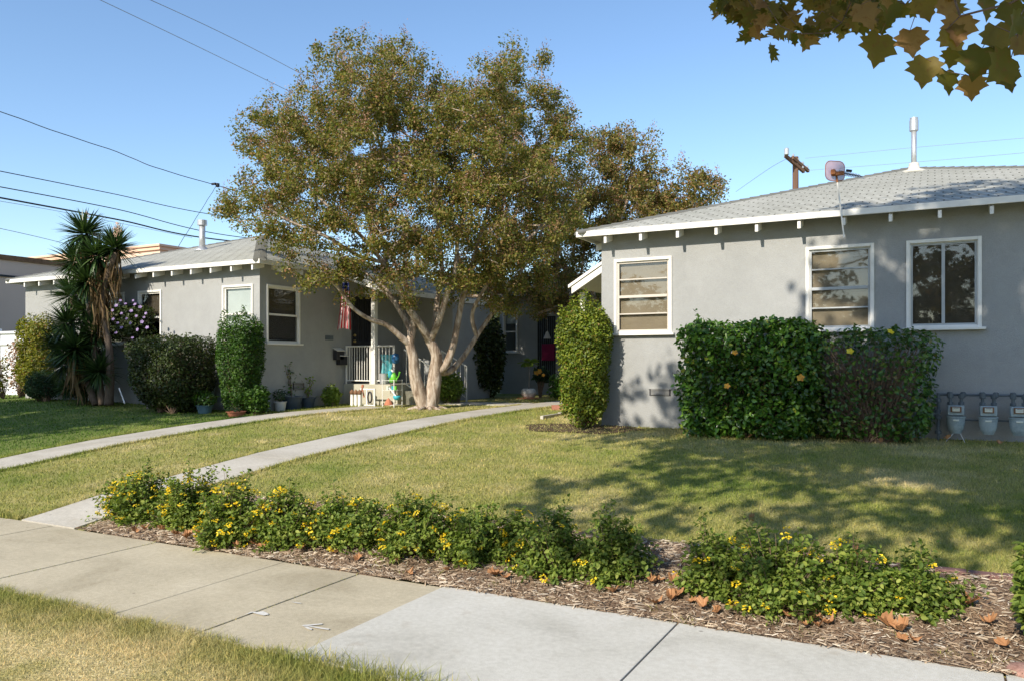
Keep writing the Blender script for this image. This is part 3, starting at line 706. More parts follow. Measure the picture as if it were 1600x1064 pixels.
MB().add([(a[0]+.5, y0, a[2]+.41), (b[0]-.06, y0, b[2]+.04), (b[0]-.06, 18, b[2]+.04), (a[0]+.5, 18, a[2]+.41),
          (a[0]+.5, y0, a[2]+.36), (b[0]-.06, y0, b[2]-.0), (b[0]-.06, 18, b[2]-.0), (a[0]+.5, 18, a[2]+.36)],
         [(0, 1, 2, 3), (5, 4, 7, 6), (1, 5, 6, 2)]).build('porch_roof', 'soffit_wood', RH_)
MB().box((b[0]+.12, y0+.3, (b[2]-.1+.6)/2), (.1, .1, b[2]-.1-.6)).build('porch_post', 'white_paint', RH_, bevel=.005)
rel(RH_)

# ------------------------------------------------------------ left house
LX0, LX1 = -20.5, -12.34
LH = thing('grey_house', (LX1, YW, .6), 'grey stucco house with flag and railed porch, left of the large crape myrtle', 'house', 'grey stucco bungalows of the court')
lw = []
for pl, pr, pt, pb in ((163, 195, 460, 540), (216, 253, 455, 535), (348, 396, 446, 500)):
    a = PY(pl, pt, YW); b = PY(pr, pt, YW); lw.append([a[0]+cw, b[0]-cw, zb, a[2]-cw])
ztL = np.mean([w_[3] for w_ in lw]); 
for w_ in lw: w_[2] = 2.06; w_[3] = min(ztL, 3.2)
a = PX(416, 448, LX1); b = PX(468, 450, LX1); sw = [a[1]+cw, b[1]-cw, PX(440, 538, LX1)[2]+cw, 3.2]
mb = MB()
wallplane(mb, (LX0, YW, 0), (1, 0, 0), LX1-LX0, .3, 3.72, [(w_[0]-LX0, w_[1]-LX0, w_[2], w_[3]) for w_ in lw])
dY0, dY1, dz0, dz1 = 15.0, 15.92, 1.13, 3.22
wallplane(mb, (LX1, YW, 0), (0, 1, 0), 8.1, .3, 3.72, [(sw[0]-YW, sw[1]-YW, sw[2], sw[3]), (dY0-YW, dY1-YW, dz0, dz1)])
wallplane(mb, (LX0, YW+8.1, 0), (0, -1, 0), 8.1, .3, 3.72, [])
wallplane(mb, (LX1, YW+8.1, 0), (-1, 0, 0), LX1-LX0, .3, 3.72, [])
# wing that closes the porch
mb.box((-11.55, 18.0, 1.95), (1.56, 1.9, 2.72))
mb.build('wall', 'grey_stucco', LH)
MB().add([(LX0+.1, YW+1.2, .6), (LX1-1.2, YW+1.2, .6), (LX1-1.2, YW+7, .6), (LX0+.1, YW+1.2, 3.7), (LX1-1.2, YW+1.2, 3.7), (LX1-1.2, YW+7, 3.7)], [(0, 1, 4, 3), (1, 2, 5, 4)]).build('dark_room_sheet', 'dark_interior', LH)  # near-black sheets paint the unlit room behind the left windows
rf, _ = hip_roof(LH, LX0-.3, LX1+.3, YW-.3, YW+8.4, ZE, PITCH)
x = LX1+.08
for k in range(14): rafter_tail(LH, (x, YW-.29, ZE-.11), (0, -1, 0), .32, PITCH); x -= .6
for k in range(4): rafter_tail(LH, (LX1+.29, YW+.35+k*.6, ZE-.11), (1, 0, 0), .32, PITCH)
for w_, bl, dr, lb in zip(lw, ('white_blind', 'dark_blind', 'white_blind'), (.9, .6, 1.0), ('front window behind the yucca', 'front window behind the purple flowering shrub', 'front window with white shade above the narrow clipped shrub')):
    o = window(LH, ((w_[0]+w_[1])/2, YW, w_[2]), 0, w_[1]-w_[0], w_[3]-w_[2], ('h', 2), bl, 'white_paint', drop=dr); o['label'] = lb
o = window(LH, (LX1, (sw[0]+sw[1])/2, sw[2]), math.pi/2, sw[1]-sw[0], sw[3]-sw[2], ('h', 2), 'dark_blind', 'white_paint', drop=.95, screened=True)
o['label'] = 'side window with a screened lower half, round the corner on the courtyard side'
found_vent(LH, (LX1, PX(466, 600, LX1)[1], PX(466, 603, LX1)[2]), .34, .16, (0, 1))
# porch: slab, steps, roof, post
mb = MB(); pz = 1.11
mb.box((-11.62, 15.9, (pz+.4)/2), (1.44, 2.4, pz-.4)); mb.build('porch_slab', 'porch_concrete', LH, bevel=.01)
for k in range(3):
    zt_ = pz-.155*(k+1); MB().box((-10.9+.14+.28*k, 15.9, (zt_+.4)/2), (.28, 1.5, zt_-.4)).build('step', 'porch_concrete', LH, bevel=.008)
x0_, x1_ = LX1+.28, -10.72; z0_, z1_ = ZE-.0, ZE-(x1_-x0_)*PITCH
roof_mesh('porch_roof', [((x1_, 14.3, z1_), (x1_, 19.2, z1_), (x0_, 19.2, z0_), (x0_, 14.3, z0_))], LH)
MB().add([(x1_-.01, 14.31, z1_-.05), (x1_-.01, 19.19, z1_-.05), (x0_-.3, 19.19, z0_+.05), (x0_-.3, 14.31, z0_+.05)], [(3, 2, 1, 0)]).build('porch_ceiling', 'soffit_wood', LH)
mb = MB(); mb.box((x1_, 16.75, z1_-.06), (.028, 4.9, .12))
mb.add([(x0_, 14.285, z0_), (x1_, 14.285, z1_), (x1_, 14.285, z1_-.14), (x0_, 14.285, z0_-.14), (x0_, 14.315, z0_), (x1_, 14.315, z1_), (x1_, 14.315, z1_-.14), (x0_, 14.315, z0_-.14)],
       [(1, 0, 3, 2), (4, 5, 6, 7), (0, 1, 5, 4), (2, 3, 7, 6)]); mb.build('porch_fascia', 'white_paint', LH)
pp = PY(585, 600, 14.78)
MB().box((pp[0], 14.78, (pz+3.3)/2), (.11, .11, 3.3-pz)).build('porch_post', 'white_paint', LH, bevel=.006)
MB().box((-11.2, 14.80, 3.26), (1.2, .07, .13)).build('porch_beam', 'white_paint', LH)
# door
mb = MB(); mb.box((LX1-.05, (dY0+dY1)/2, (dz0+dz1)/2), (.03, dY1-dY0-.03, dz1-dz0-.03)); dr = mb.build('door', 'black_metal', LH)
mb = MB(); 
for y_ in (dY0+.03, dY1-.03): mb.box((LX1-.01, y_, (dz0+dz1)/2), (.03, .05, dz1-dz0))
for z_ in (dz0+.05, 2.1, dz1-.05): mb.box((LX1-.011, (dY0+dY1)/2, z_), (.028, dY1-dY0-.11, .06))
for k in range(9): mb.box((LX1-.012, dY0+.1+k*.09, (dz0+dz1)/2), (.012, .014, dz1-dz0-.1))
mb.build('security_grille', 'black_metal', dr)
for z_ in (2.12, 2.26): MB().lathe((0, 0, 0), [(.0, 0), (.028, .0), (.034, .02), (.03, .045), (0, .05)], 12).build('knob', 'brass', dr, (LX1+.005, dY0+.09, z_)).rotation_euler = (0, math.pi/2, 0)
MB().box((LX1+.03, 14.86, 3.0), (.1, .12, .2)).lathe((LX1+.06, 14.86, 2.80), [(.05, 0), (.06, .1), (.04, .14)], 10).build('wall_lamp', 'black_metal', LH)
mb = MB(); mb.box((LX1+.012, PX(514, 528, LX1)[1], PX(514, 528, LX1)[2]), (.015, .26, .1)); mb.build('number_plaque', 'pipe_paint', LH, bevel=.003)
# vent pipe on the roof
r = ray(316); Yv = 14.2; vx, vy = r*(Yv/r[1]); 
tz = PY(316, 346, Yv)[2]; bz = ZE+min(vy-(YW-.3), vx-(LX0-.3), LX1+.3-vx)*PITCH
fl = MB().lathe((vx, vy, bz-.1), [(.075, 0), (.075, tz-bz+.05)], 16).build('vent_pipe', 'metal_grey', rf, smooth=True)
MB().lathe((vx, vy, tz-.12), [(.08, 0), (.12, .01), (.12, .14), (.0, .15)], 16).build('vent_cap', 'metal_grey', fl)
MB().lathe((vx, vy, bz-.02), [(.2, -.02), (.19, .02), (.12, .05), (.1, .1)], 16).build('flashing', 'metal_grey', fl, smooth=True)
rel(LH)

# ------------------------------------------------------------ rear house across the court
RB = thing('rear_house', (-8.5, 21.7, .65), 'low grey house in deep shade at the end of the court, behind the trees', 'house')
mb = MB(); a = PY(788, 488, 21.7); b = PY(807, 549, 21.7); d0, d1 = PY(840, 0, 21.7)[0], PY(868, 0, 21.7)[0]
wallplane(mb, (-11.97, 21.7, 0), (1, 0, 0), 7.1, .3, 3.72, [(a[0]+11.97, b[0]+11.97, b[2], a[2]), (d0+11.97, d1+11.97, 1.0, 3.0)])
wallplane(mb, (-11.97, 30, 0), (0, -1, 0), 8.3, .3, 3.72, []); mb.build('wall', 'grey_stucco', RB)
MB().box((-8.4, 23.0, 2.1), (6.9, .05, 3)).build('dark_room_sheet', 'dark_interior', RB)  # dark panel, indoor gloom put into its colour
hip_roof(RB, -12.3, -2.0, 21.2, 33, ZE, PITCH)
window(RB, ((a[0]+b[0])/2, 21.7, b[2]), 0, b[0]-a[0], a[2]-b[2], ('h', 2), 'white_blind', 'white_paint', drop=.3)
MB().box(((d0+d1)/2, 21.76, 2.0), (d1-d0-.01, .04, 1.99)).build('door', 'black_metal', RB)
mb = MB()
for k in range(8): mb.box((d0+.06+k*(d1-d0-.12)/7, 21.7, 2.0), (.02, .02, 1.95))
mb.build('door_grille', 'pipe_paint', RB)
rel(RB)
q = PY(856, 545, 21.6); mb = MB(); mb.box((q[0], 21.62, q[2]-.1), (.42, .02, .5)); tag(mb.build('door_banner', 'pink_cloth'), 'small dark pink cloth hung on the door of the rear house', 'banner')
q = PY(855, 524, 21.4)
tag(MB().lathe((q[0], 21.4, q[2]), [(.11, -.1), (.09, -.04), (.05, .05), (.03, .1), (.004, .12), (.004, .5)], 14).build('hanging_bell', 'white_pot'), 'pale bell shaped chime hanging beside the rear door', 'wind chime')

# ------------------------------------------------------------ buildings far left, fence
mb = MB(); X_ = -27.0; zt_ = 5.0
mb.box((X_-7, 22, 2.6), (14, 26, 2*(zt_-2.6)))
o = thing('commercial_building', (X_, 9, .6), 'plain windowless mauve building with a brown parapet edge, far left', 'building')
mb.build('wall', 'mauve_stucco', o); MB().box((X_-7, 22, zt_+.06), (14.12, 26.12, .16)).build('parapet', 'brown_wood', o)
MB().box((X_+.035, 22, zt_-.55), (.06, 26, .06)).build('conduit', 'black_metal', o); rel(o)
c = P(250, 388, 38); o = thing('peach_building', (c[0], c[1], .6), 'peach coloured flat roofed building with a moulded cornice, seen above the left roof', 'building')
MB().box((c[0]-6, c[1]+6, 3.5), (12, 12, 7)).build('wall', 'peach_stucco', o)
mb = MB()
for k, (e, h_, z_) in enumerate(((.10, .16, 7.08), (.18, .1, 7.215), (.06, .12, 6.75))): mb.box((c[0]-6, c[1]+6, z_), (12+2*e, 12+2*e, h_))
mb.build('cornice', 'peach_trim', o); rel(o)
o = thing('white_fence', (-24, 12.9, .75), 'white board fence beside the lawn, at the far left edge', 'fence')
MB().box((-25.2, 12.9, 1.55), (9, .05, 1.75)).build('panel', 'white_fence_paint', o)
mb = MB(); mb.box((-25.2, 12.87, 2.44), (9.1, .12, .06)); mb.box((-25.2, 12.85, 2.15), (9, .05, .1)); mb.build('rail', 'white_fence_paint', o)
for k in range(5): MB().box((-29.4+k*2.1, 12.86, 1.6), (.12, .12, 1.9)).build('post', 'white_fence_paint', o, bevel=.006)
rel(o)
q = PY(725, 568, 23.5)
tag(MB().box((q[0]-1.2, 23.5, (q[2]+.5)/2), (4.0, .15, q[2]-.5)).box((q[0]-1.2, 23.5, q[2]+.03), (4.1, .22, .06)).build('garden_wall', 'white_fence_paint'), 'low white garden wall glimpsed behind the myrtle trunks', 'wall')

# ------------------------------------------------------------ plants
def inside_lobes(rng, lobes, n_, shell=.45):
    """random points in a set of ellipsoid lobes (c, r3), denser towards their skins"""
    vol = np.array([l[1][0]*l[1][1]*l[1][2] for l in lobes])**.85; k = rng.choice(len(lobes), n_, p=vol/vol.sum())
    c = np.array([l[0] for l in lobes])[k]; r = np.array([l[1] for l in lobes])[k]
    u = unit(n_, rng)*(rng.uniform(shell**3, 1, n_)**(1/3))[:, None]
    return c+u*r, u
def tree(name, base, limbs, lobes, ntips, per, lsize, label, group=None, bark='smooth_bark', lmat='myrtle_leaves', heads=0, seed=3, tmpl=RH,
         cl=.30, rt=.0060, ex=.46, droop=.2, twigm='smooth_bark', shell=.35, cull=None, hs=1.0, zpen=0, rmax=9):
    rng = np.random.default_rng(seed)
    root = thing(name, base, label, 'tree', group)
    sk = Skeleton(); 
    sk.limb([(base[0], base[1], base[2]-.1), tuple(np.array(base)+(0, 0, .03))], .1, .1, k=2)
    for l in limbs:
        st = 0 if l[0] is None else sk.nearest(np.array(l[0]))
        sk.limb([sk.p[st]]+[tuple(q) for q in l[1]], l[2], l[3], start=st)
    tips, u = inside_lobes(rng, lobes, ntips, shell)
    if cull is not None: tips = tips[cull(tips)]
    # keep tips apart so that gaps stay between the clumps
    sk.grow(tips, rng, .28, .04, zpen)
    loc = np.array(base)
    tr = sk.mesh('trunk', bark, root, (0, 0, 0), rt, ex, rmax=rmax)
    n_ = len(tips)*per; k = rng.integers(0, len(tips), n_)
    sc_ = rng.uniform(.6, 1.25, len(tips))[k]
    off = unit(n_, rng)*(rng.uniform(0, 1, n_)**.55)[:, None]*cl*sc_[:, None]; off[:, 2] *= .8
    # a share of the leaves sits along the twigs
    Pp = tips[k]+off
    cr = leaves('crown', Pp, lsize, tmpl, lmat, root, out=off/(cl+.01), outw=.25, upw=.3, rng=rng, droop=droop)
    if heads:
        k = rng.choice(len(tips), min(heads, len(tips)), replace=False); t = tips[k]
        t = t[np.argsort(-t[:, 2])]; m_ = 60
        q = np.repeat(t+np.array([0, 0, cl*.75*hs]), m_, 0)+rng.normal(size=(len(t)*m_, 3))*np.array([.05, .05, .10])*hs
        leaves('seed_heads', q, lsize*.55, RH, 'seed_heads', root, upw=0, rng=rng)
    rel(root)
    return root
def L3(px, py, dt, rpx, t0, ry=1.0, sq=1.0):
    p = P(px, py, t0+dt); r = rpx*(t0+dt)/F; return (p, (r, r*ry, r*sq))

# main crape myrtle
T0 = 16.9
base = P(668, 634, T0); base[2] = float(gz(base[0], base[1]))
pt = lambda px, py, d=0: P(px, py, T0+d)
B = tuple(base)
rts = [(None, [tuple(np.array(B)+np.array([math.cos(a)*.22, math.sin(a)*.22, .02])), tuple(np.array(B)+np.array([math.cos(a)*l_, math.sin(a)*l_, -.04]))], .078, .025) for a, l_ in ((-.4, .55), (.6, .5), (1.9, .45), (3.0, .6), (4.0, .5), (4.9, .55), (5.5, .45))]
limbs = rts+[
 (None, [pt(655, 612, -.05), pt(648, 585, -.1), pt(646, 560, -.15), pt(640, 538, -.2)], .165, .095),
 (None, [pt(676, 612, .05), pt(680, 580, .1), pt(682, 555, .05), pt(672, 533, 0)], .185, .105),
 (pt(640, 538, -.2), [pt(628, 528, -.3), pt(604, 508, -.5), pt(580, 500, -.7), pt(552, 482, -.9), pt(530, 452, -1.0), pt(508, 432, -1.2), pt(490, 415, -1.4)], .072, .025),
 (pt(640, 538, -.2), [pt(640, 515, 0), pt(622, 480, .2), pt(600, 452, .4), pt(570, 425, .6), pt(540, 400, .9)], .068, .025),
 (pt(640, 538, -.2), [pt(646, 500, -.2), pt(640, 470, -.3), pt(632, 440, -.3), pt(610, 400, -.4), pt(585, 350, -.5), pt(560, 300, -.6)], .085, .025),
 (pt(672, 533, 0), [pt(655, 505, -.3), pt(636, 478, -.5), pt(622, 445, -.7), pt(598, 410, -.8), pt(565, 370, -1.0), pt(520, 330, -1.2), pt(480, 290, -1.2)], .095, .025),
 (pt(672, 533, 0), [pt(680, 510, .2), pt(683, 470, .4), pt(690, 430, .5), pt(688, 380, .5), pt(680, 320, .4), pt(670, 250, .3)], .085, .025),
 (pt(672, 533, 0), [pt(686, 500, -.3), pt(700, 455, -.5), pt(712, 420, -.6), pt(716, 370, -.7), pt(735, 300, -.7), pt(740, 220, -.6)], .078, .025),
 (pt(680, 580, .1), [pt(695, 572, .1), pt(708, 540, .1), pt(716, 500, 0), pt(724, 460, -.1), pt(736, 420, -.2), pt(750, 370, -.2), pt(772, 300, -.3), pt(800, 220, -.3)], .092, .03),
 (pt(680, 580, .1), [pt(702, 580, .3), pt(725, 556, .5), pt(745, 525, .6), pt(762, 500, .7), pt(790, 460, .9), pt(830, 400, 1.1), pt(860, 330, 1.2)], .078, .025),
 (pt(745, 525, .6), [pt(738, 500, .5), pt(742, 478, .4), pt(765, 440, .2), pt(800, 400, 0), pt(850, 350, -.2)], .05, .03),
 (pt(736, 420, -.2), [pt(760, 390, .1), pt(795, 350, .4), pt(830, 300, .6), pt(870, 250, .8)], .05, .03),
 (pt(598, 410, -.8), [pt(560, 400, -1.1), pt(510, 370, -1.4), pt(450, 345, -1.5), pt(410, 320, -1.6)], .04, .025),
]
spec = [(520, 105, 48, 0), (560, 90, 42, .5), (610, 95, 46, -.3), (645, 130, 34, .2), (560, 160, 62, -.4), (500, 190, 58, .2), (620, 190, 55, 0), (430, 175, 30, .3),
        (440, 225, 55, -.4), (395, 225, 34, .3), (480, 270, 66, -.7), (400, 300, 48, 0), (375, 345, 32, .2), (440, 340, 55, -.9), (560, 240, 66, -1.0), (545, 310, 60, -1.2),
        (640, 270, 62, -.9), (690, 130, 38, .1), (668, 110, 22, 0), (700, 190, 55, -.1), (770, 105, 42, .2), (815, 110, 46, -.2), (770, 170, 62, -.3), (840, 175, 52, .3), (880, 190, 36, 0),
        (720, 260, 66, -.9), (800, 260, 70, -.8), (870, 250, 54, .4), (895, 215, 30, .4), (890, 290, 36, .9), (650, 345, 60, -1.1), (740, 340, 62, -1.1), (820, 340, 64, -.6), (880, 345, 46, .8),
        (590, 370, 50, -1.3), (500, 355, 52, -1.4), (440, 395, 26, -1.5), (500, 425, 28, -1.5), (530, 400, 34, -1.3), (565, 425, 24, -1.2), (620, 410, 34, -1.2), (655, 440, 26, -.9), (700, 390, 40, -1),
        (800, 405, 50, -.2), (845, 400, 40, .6), (790, 445, 30, .2), (770, 420, 34, -.5), (520, 445, 18, -1.5), (640, 480, 14, -.8)]
lobes = []
for px, py, r_, d in spec:
    lobes.append(L3(px, py, d, r_, T0, 1.25, .92))
for px, py, r_, d in spec[:34]:
    if r_ > 44: lobes.append(L3(px+R.uniform(-12, 12), py+6, abs(d)+1.5, r_*.85, T0, 1.3, .9))
lobes += [L3(470, 420, -1.2, 34, T0), L3(540, 440, -1.0, 34, T0), L3(590, 410, -1.0, 40, T0), L3(430, 380, -1.0, 34, T0), L3(600, 440, .6, 34, T0), L3(760, 440, .8, 40, T0), L3(700, 440, 1.5, 40, T0), L3(600, 455, -.9, 30, T0), L3(560, 450, -.9, 26, T0), L3(690, 420, -.9, 36, T0), L3(735, 425, -.6, 34, T0), L3(660, 400, -1.0, 36, T0), L3(835, 450, .6, 36, T0), L3(805, 478, .5, 22, T0), L3(775, 462, .4, 24, T0), L3(720, 450, 1.2, 26, T0), L3(640, 200, 2.2, 95, T0), L3(760, 230, 2.2, 100, T0), L3(520, 270, 1.8, 80, T0), L3(820, 330, 1.8, 80, T0), L3(640, 330, 1.9, 80, T0)]
tree('crape_myrtle_tree', B, limbs, lobes, 1400, 155, .060, 'large multi-trunked crape myrtle with smooth peeling bark in the court lawn, nearest the camera', 'crape myrtles in the court',
     heads=700, seed=11, cl=.27)

# second myrtle behind it
T1 = 21.5
base2 = np.array([-8.35, 19.9, .65]); q2 = lambda px, py, d=0: P(px, py, T1+d)
limbs2 = [(None, [q2(900, 540), q2(893, 480, .1), q2(885, 430, .3), q2(868, 370, .4)], .1, .04), (None, [q2(915, 545), q2(925, 470, -.2), q2(945, 400, -.3), q2(975, 330, -.3), q2(990, 270, 0)], .1, .03),
          (None, [q2(908, 540, .3), q2(905, 470, .3), q2(912, 400, .4), q2(925, 320, .4)], .078, .025), (q2(925, 470, -.2), [q2(960, 430, .2), q2(1010, 380, .3), q2(1060, 330, .3)], .05, .025)]
spec2 = [(965, 215, 26, 0), (940, 235, 34, .2), (1005, 215, 22, .2), (985, 255, 44, 0), (930, 285, 44, -.5), (1010, 290, 40, 0), (1045, 290, 26, .3), (1075, 275, 28, 0), (1095, 290, 24, .2), (1060, 315, 32, 0),
         (975, 330, 50, -.4), (1030, 340, 40, .2), (1085, 320, 26, .4), (1112, 296, 20, .2), (1130, 305, 14, .2), (1095, 262, 16, 0), (920, 345, 50, .3), (880, 400, 48, .6), (930, 390, 44, 0), (980, 370, 40, .6), (860, 440, 40, .4), (830, 470, 30, 0), (900, 450, 40, 0), (800, 430, 40, 1.5), (770, 380, 45, 1.5), (745, 440, 40, 1.0), (700, 430, 40, 1.5), (830, 410, 40, .5), (870, 330, 50, .5), (650, 420, 40, 2.0), (1000, 330, 52, .4), (1045, 325, 40, .5), (975, 290, 46, .6), (935, 320, 50, .2), (1075, 335, 30, .3), (810, 460, 34, .8), (785, 455, 34, 1.2), (850, 475, 26, .3)]
lobes2 = [L3(px, py, d, r_, T1, 1.2, .92) for px, py, r_, d in spec2]
tree('crape_myrtle_tree', tuple(base2), limbs2, lobes2, 620, 130, .072, 'smaller airy crape myrtle standing behind the roof of the right house', 'crape myrtles in the court',
     heads=220, seed=5, cl=.30, lmat='myrtle_leaves_far')

# street trees beside and behind the camera, whose shade falls on the lawns and walls
def sycamore(base, cen, rad, ntips, per, label, seed, top, lsize=.15, rmax=.3, cull=None, extra=()):
    c = np.array(cen)
    rng = np.random.default_rng(seed); lobes = []
    for k in range(26):
        u = unit(1, rng)[0]*rng.uniform(.3, .8); lobes.append((c+u*np.array(rad), tuple(np.array(rad)*rng.uniform(.22, .36))))
    lobes += list(extra)
    b = np.array(base); fork = (b[0]+(c[0]-b[0])*.25, b[1]+(c[1]-b[1])*.25, b[2]+2.6)
    limbs = [(None, [tuple(b+(0, 0, 1.2)), fork], .19, .16)]
    for a in range(5):
        th = a*1.256+rng.uniform(-.3, .3); e = c+np.array([math.cos(th)*rad[0]*.45, math.sin(th)*rad[1]*.5, rng.uniform(-.1, .25)*rad[2]])
        m1 = np.array(fork)*.6+e*.4+np.array([0, 0, .5]); limbs.append((fork, [tuple(m1), tuple(e)], .10, .02))
    return tree('sycamore_tree', tuple(b), limbs, lobes, ntips, per, lsize, label, None, 'pale_bark', 'sycamore_leaves', seed=seed, tmpl=LOBE, cl=.36, rt=.008, ex=.42, shell=.1, cull=cull, droop=.6)
def keepout(t):
    """no twig of the crown tops hangs into the open view ahead of the camera, nor right round the camera"""
    d = -SN*t[:, 0]+CS*t[:, 1]; xc = CS*t[:, 0]+SN*t[:, 1]
    sx = np.abs(xc)/np.maximum(d, .01); sy = (t[:, 2]-H)/np.maximum(d, .01)
    vis = (d > .3) & (sx < .74) & (sy < .60)
    return ~vis & (np.linalg.norm(t-np.array([0, 0, H]), axis=1) > 1.2)
syc = sycamore((3.4, .9, -.02), (-.6, .4, 8.2), (6.0, 3.9, 4.6), 1450, 12, 'street sycamore whose lobed brown-green leaves hang into the top right corner', 21, 10, cull=keepout, extra=[(np.array([-2.35, -1.0, 4.1]), (.6, .4, .35)), (np.array([-2.2, -.7, 4.0]), (.4, .3, .3)), (np.array([-1.5, 1.5, 9.6]), (1.5, 1.6, 1.6)), (np.array([-1.9, .2, 9.6]), (1.2, 1.4, 1.2)), (np.array([-.9, 0, 10.3]), (1.4, 1.6, 1.3)), (np.array([.3, 1.2, 9.6]), (1.5, 1.6, 1.6)), (np.array([-.6, 2.0, 8.3]), (1.7, 1.4, 1.6)), (np.array([1.2, 0, 10.4]), (1.6, 1.6, 1.3)), (np.array([-.2, 2.6, 7.0]), (1.9, 1.2, 1.6))])
sycamore((-15.5, .9, -.02), (-18.0, .2, 6.6), (5.2, 3.8, 3.3), 900, 14, 'street sycamore left of the view that shades the left lawn and bushes', 22, 9,
         cull=lambda t: t[:, 0]/np.maximum(t[:, 1], .05) < -2.0 if True else None)

# the low bough of the near sycamore, in sight at top right
rng = np.random.default_rng(40)
sk = Skeleton(); sk.limb([(3.4, .9, 3.4), (3.1, 1.6, 3.9), (2.3, 2.9, 4.1), tuple(P(1640, -60, 4.0)), tuple(P(1500, -35, 4.3)), tuple(P(1400, -20, 4.6)), tuple(P(1300, -10, 4.9)), tuple(P(1200, -8, 5.2)), tuple(P(1140, -2, 5.3))], .05, .012, k=4)
bigl = [(1375, 70, 4.1, 1.15, -.2), (1345, 22, 4.2, 1.0, .4), (1422, 62, 3.9, .95, .1), (1400, 15, 4.0, .9, -.4), (1480, 60, 3.4, .95, .5), (1500, 40, 3.4, 1.05, -.1), (1447, 106, 3.3, 1.05, -.15), (1478, 126, 3.3, .85, .1),
        (1518, 134, 3.3, .85, .0), (1535, 90, 3.2, 1.2, -.3), (1555, 55, 3.2, 1.25, .2), (1580, 105, 3.1, 1.2, -.8), (1590, 70, 3.1, 1.1, .6), (1578, 20, 3.3, 1.0, .1), (1595, 38, 3.0, .9, -.5), (1475, 15, 3.5, .9, .3), (1540, 8, 3.6, .9, 0),
        (1570, 125, 3.2, .8, .3), (1440, 10, 3.8, .9, .3), (1492, 92, 3.5, .7, -.3)]
tipl = [P(a, b-14, t) for a, b, t, s_, r_ in bigl]
small = []
for k in range(200):
    u = rng.uniform(0, 1); px = 1118+u*270; low = [28, 60, 78, 60, 52, 40, 44][min(6, int(u*7))]
    py = rng.uniform(-25, low) if rng.uniform() > .25 else rng.uniform(-30, low*.6)
    small.append(P(px, py, rng.uniform(4.6, 5.6)))
for k in range(36):
    small.append(P(rng.uniform(1380, 1660), rng.uniform(-60, 18), rng.uniform(3.4, 4.6)))
small = np.array(small)
tw = np.concatenate([np.array(tipl), small[::3]])
sk.grow(tw, rng, .12, .012)
bough = sk.mesh('bough', 'twig', syc, (0, 0, 0), .0018, .5, rmax=.05)
Ps, As, Ns, Ss = [], [], [], []
for (a, b, t, s_, r_), q in zip(bigl, tipl):
    Ps.append(q); As.append(CSR := np.array([CS*math.sin(r_), SN*math.sin(r_), -math.cos(r_)])); Ns.append(np.array([SN, -CS, .1])+rng.normal(size=3)*.22); Ss.append(.148*s_*t/3.4*.88)
for q in small:
    r_ = rng.normal()*.8; Ps.append(q); As.append(np.array([CS*math.sin(r_), SN*math.sin(r_), -math.cos(r_)])+rng.normal(size=3)*.3); Ns.append(np.array([SN, -CS, .3])+rng.normal(size=3)*.6); Ss.append(rng.uniform(.08, .135))
_l2 = [(0, .02), (-.06, .26), (.10, .20), (.14, .50), (.28, .32), (.40, .60), (.50, .30), (.60, .18), (.76, .26), (.80, .10), (1, 0)]
_w = [(0, 0, 0)]+[(x, y, .30*y) for x, y in _l2[1:]]+[(x, -y, .25*y) for x, y in _l2[1:-1][::-1]]; _n = len(_w)
LOBE2 = (np.array(_w+[(.4, 0, -.06)]), [(i, (i+1) % _n, _n) for i in range(_n)])
nb_ = len(bigl)
V, L, sz = merge_arrays([leaf_arrays(np.array(Ps[:nb_]), np.array(As[:nb_]), np.array(Ns[:nb_]), np.array(Ss[:nb_]), LOBE), leaf_arrays(np.array(Ps[nb_:]), np.array(As[nb_:]), np.array(Ns[nb_:]), np.array(Ss[nb_:]), LOBE2)])
raw('hanging_leaves', V, L, sz, 'sycamore_leaves', syc)
for px, py in ((1276, 54), (1277, 63)):
    q = P(px, py, 4.9); MB().lathe(tuple(q), [(.0, -.014), (.011, -.008), (.014, 0), (.011, .008), (0, .014)], 10).build('seed_ball', 'brown_wood', syc, smooth=True)
rel(syc)

# trees across the street: not in view, but the windows mirror them
rng = np.random.default_rng(90); lb_ = [(np.array([0, 0, 4.2])+rng.normal(size=3)*np.array([1.5, 1.5, 1.3]), (1.5, 1.5, 1.2)) for _ in range(14)]
ft = tree('street_tree', (0, 0, 0), [(None, [(0, 0, 1.5), (.3, .1, 3.2)], .2, .1)], lb_, 170, 45, .26, 'leafy tree across the street, farthest left', 'trees across the street', 'rough_bark', 'dark_bush_leaves', seed=91, tmpl=FOLD, cl=.55)
ft.location = (-30, -17, -.2)
for k, (x_, y_, s_, lb) in enumerate(((-22, -19, 1.1, 'leafy tree across the street, second from left'), (-15, -16.5, .95, 'leafy tree across the street, third from left'), (-8, -18, 1.15, 'leafy tree across the street, fourth from left'), (-1, -17, 1.0, 'leafy tree straight across the street'), (6, -19, 1.2, 'leafy tree across the street, second from right'), (13, -17, 1.05, 'leafy tree across the street, farthest right'))):
    o = copy_tree(ft); o.location = (x_, y_, -.2); o.rotation_euler = (0, 0, k*1.3+.6); o.scale = (s_*1.1, s_*1.1, s_); o['label'] = lb
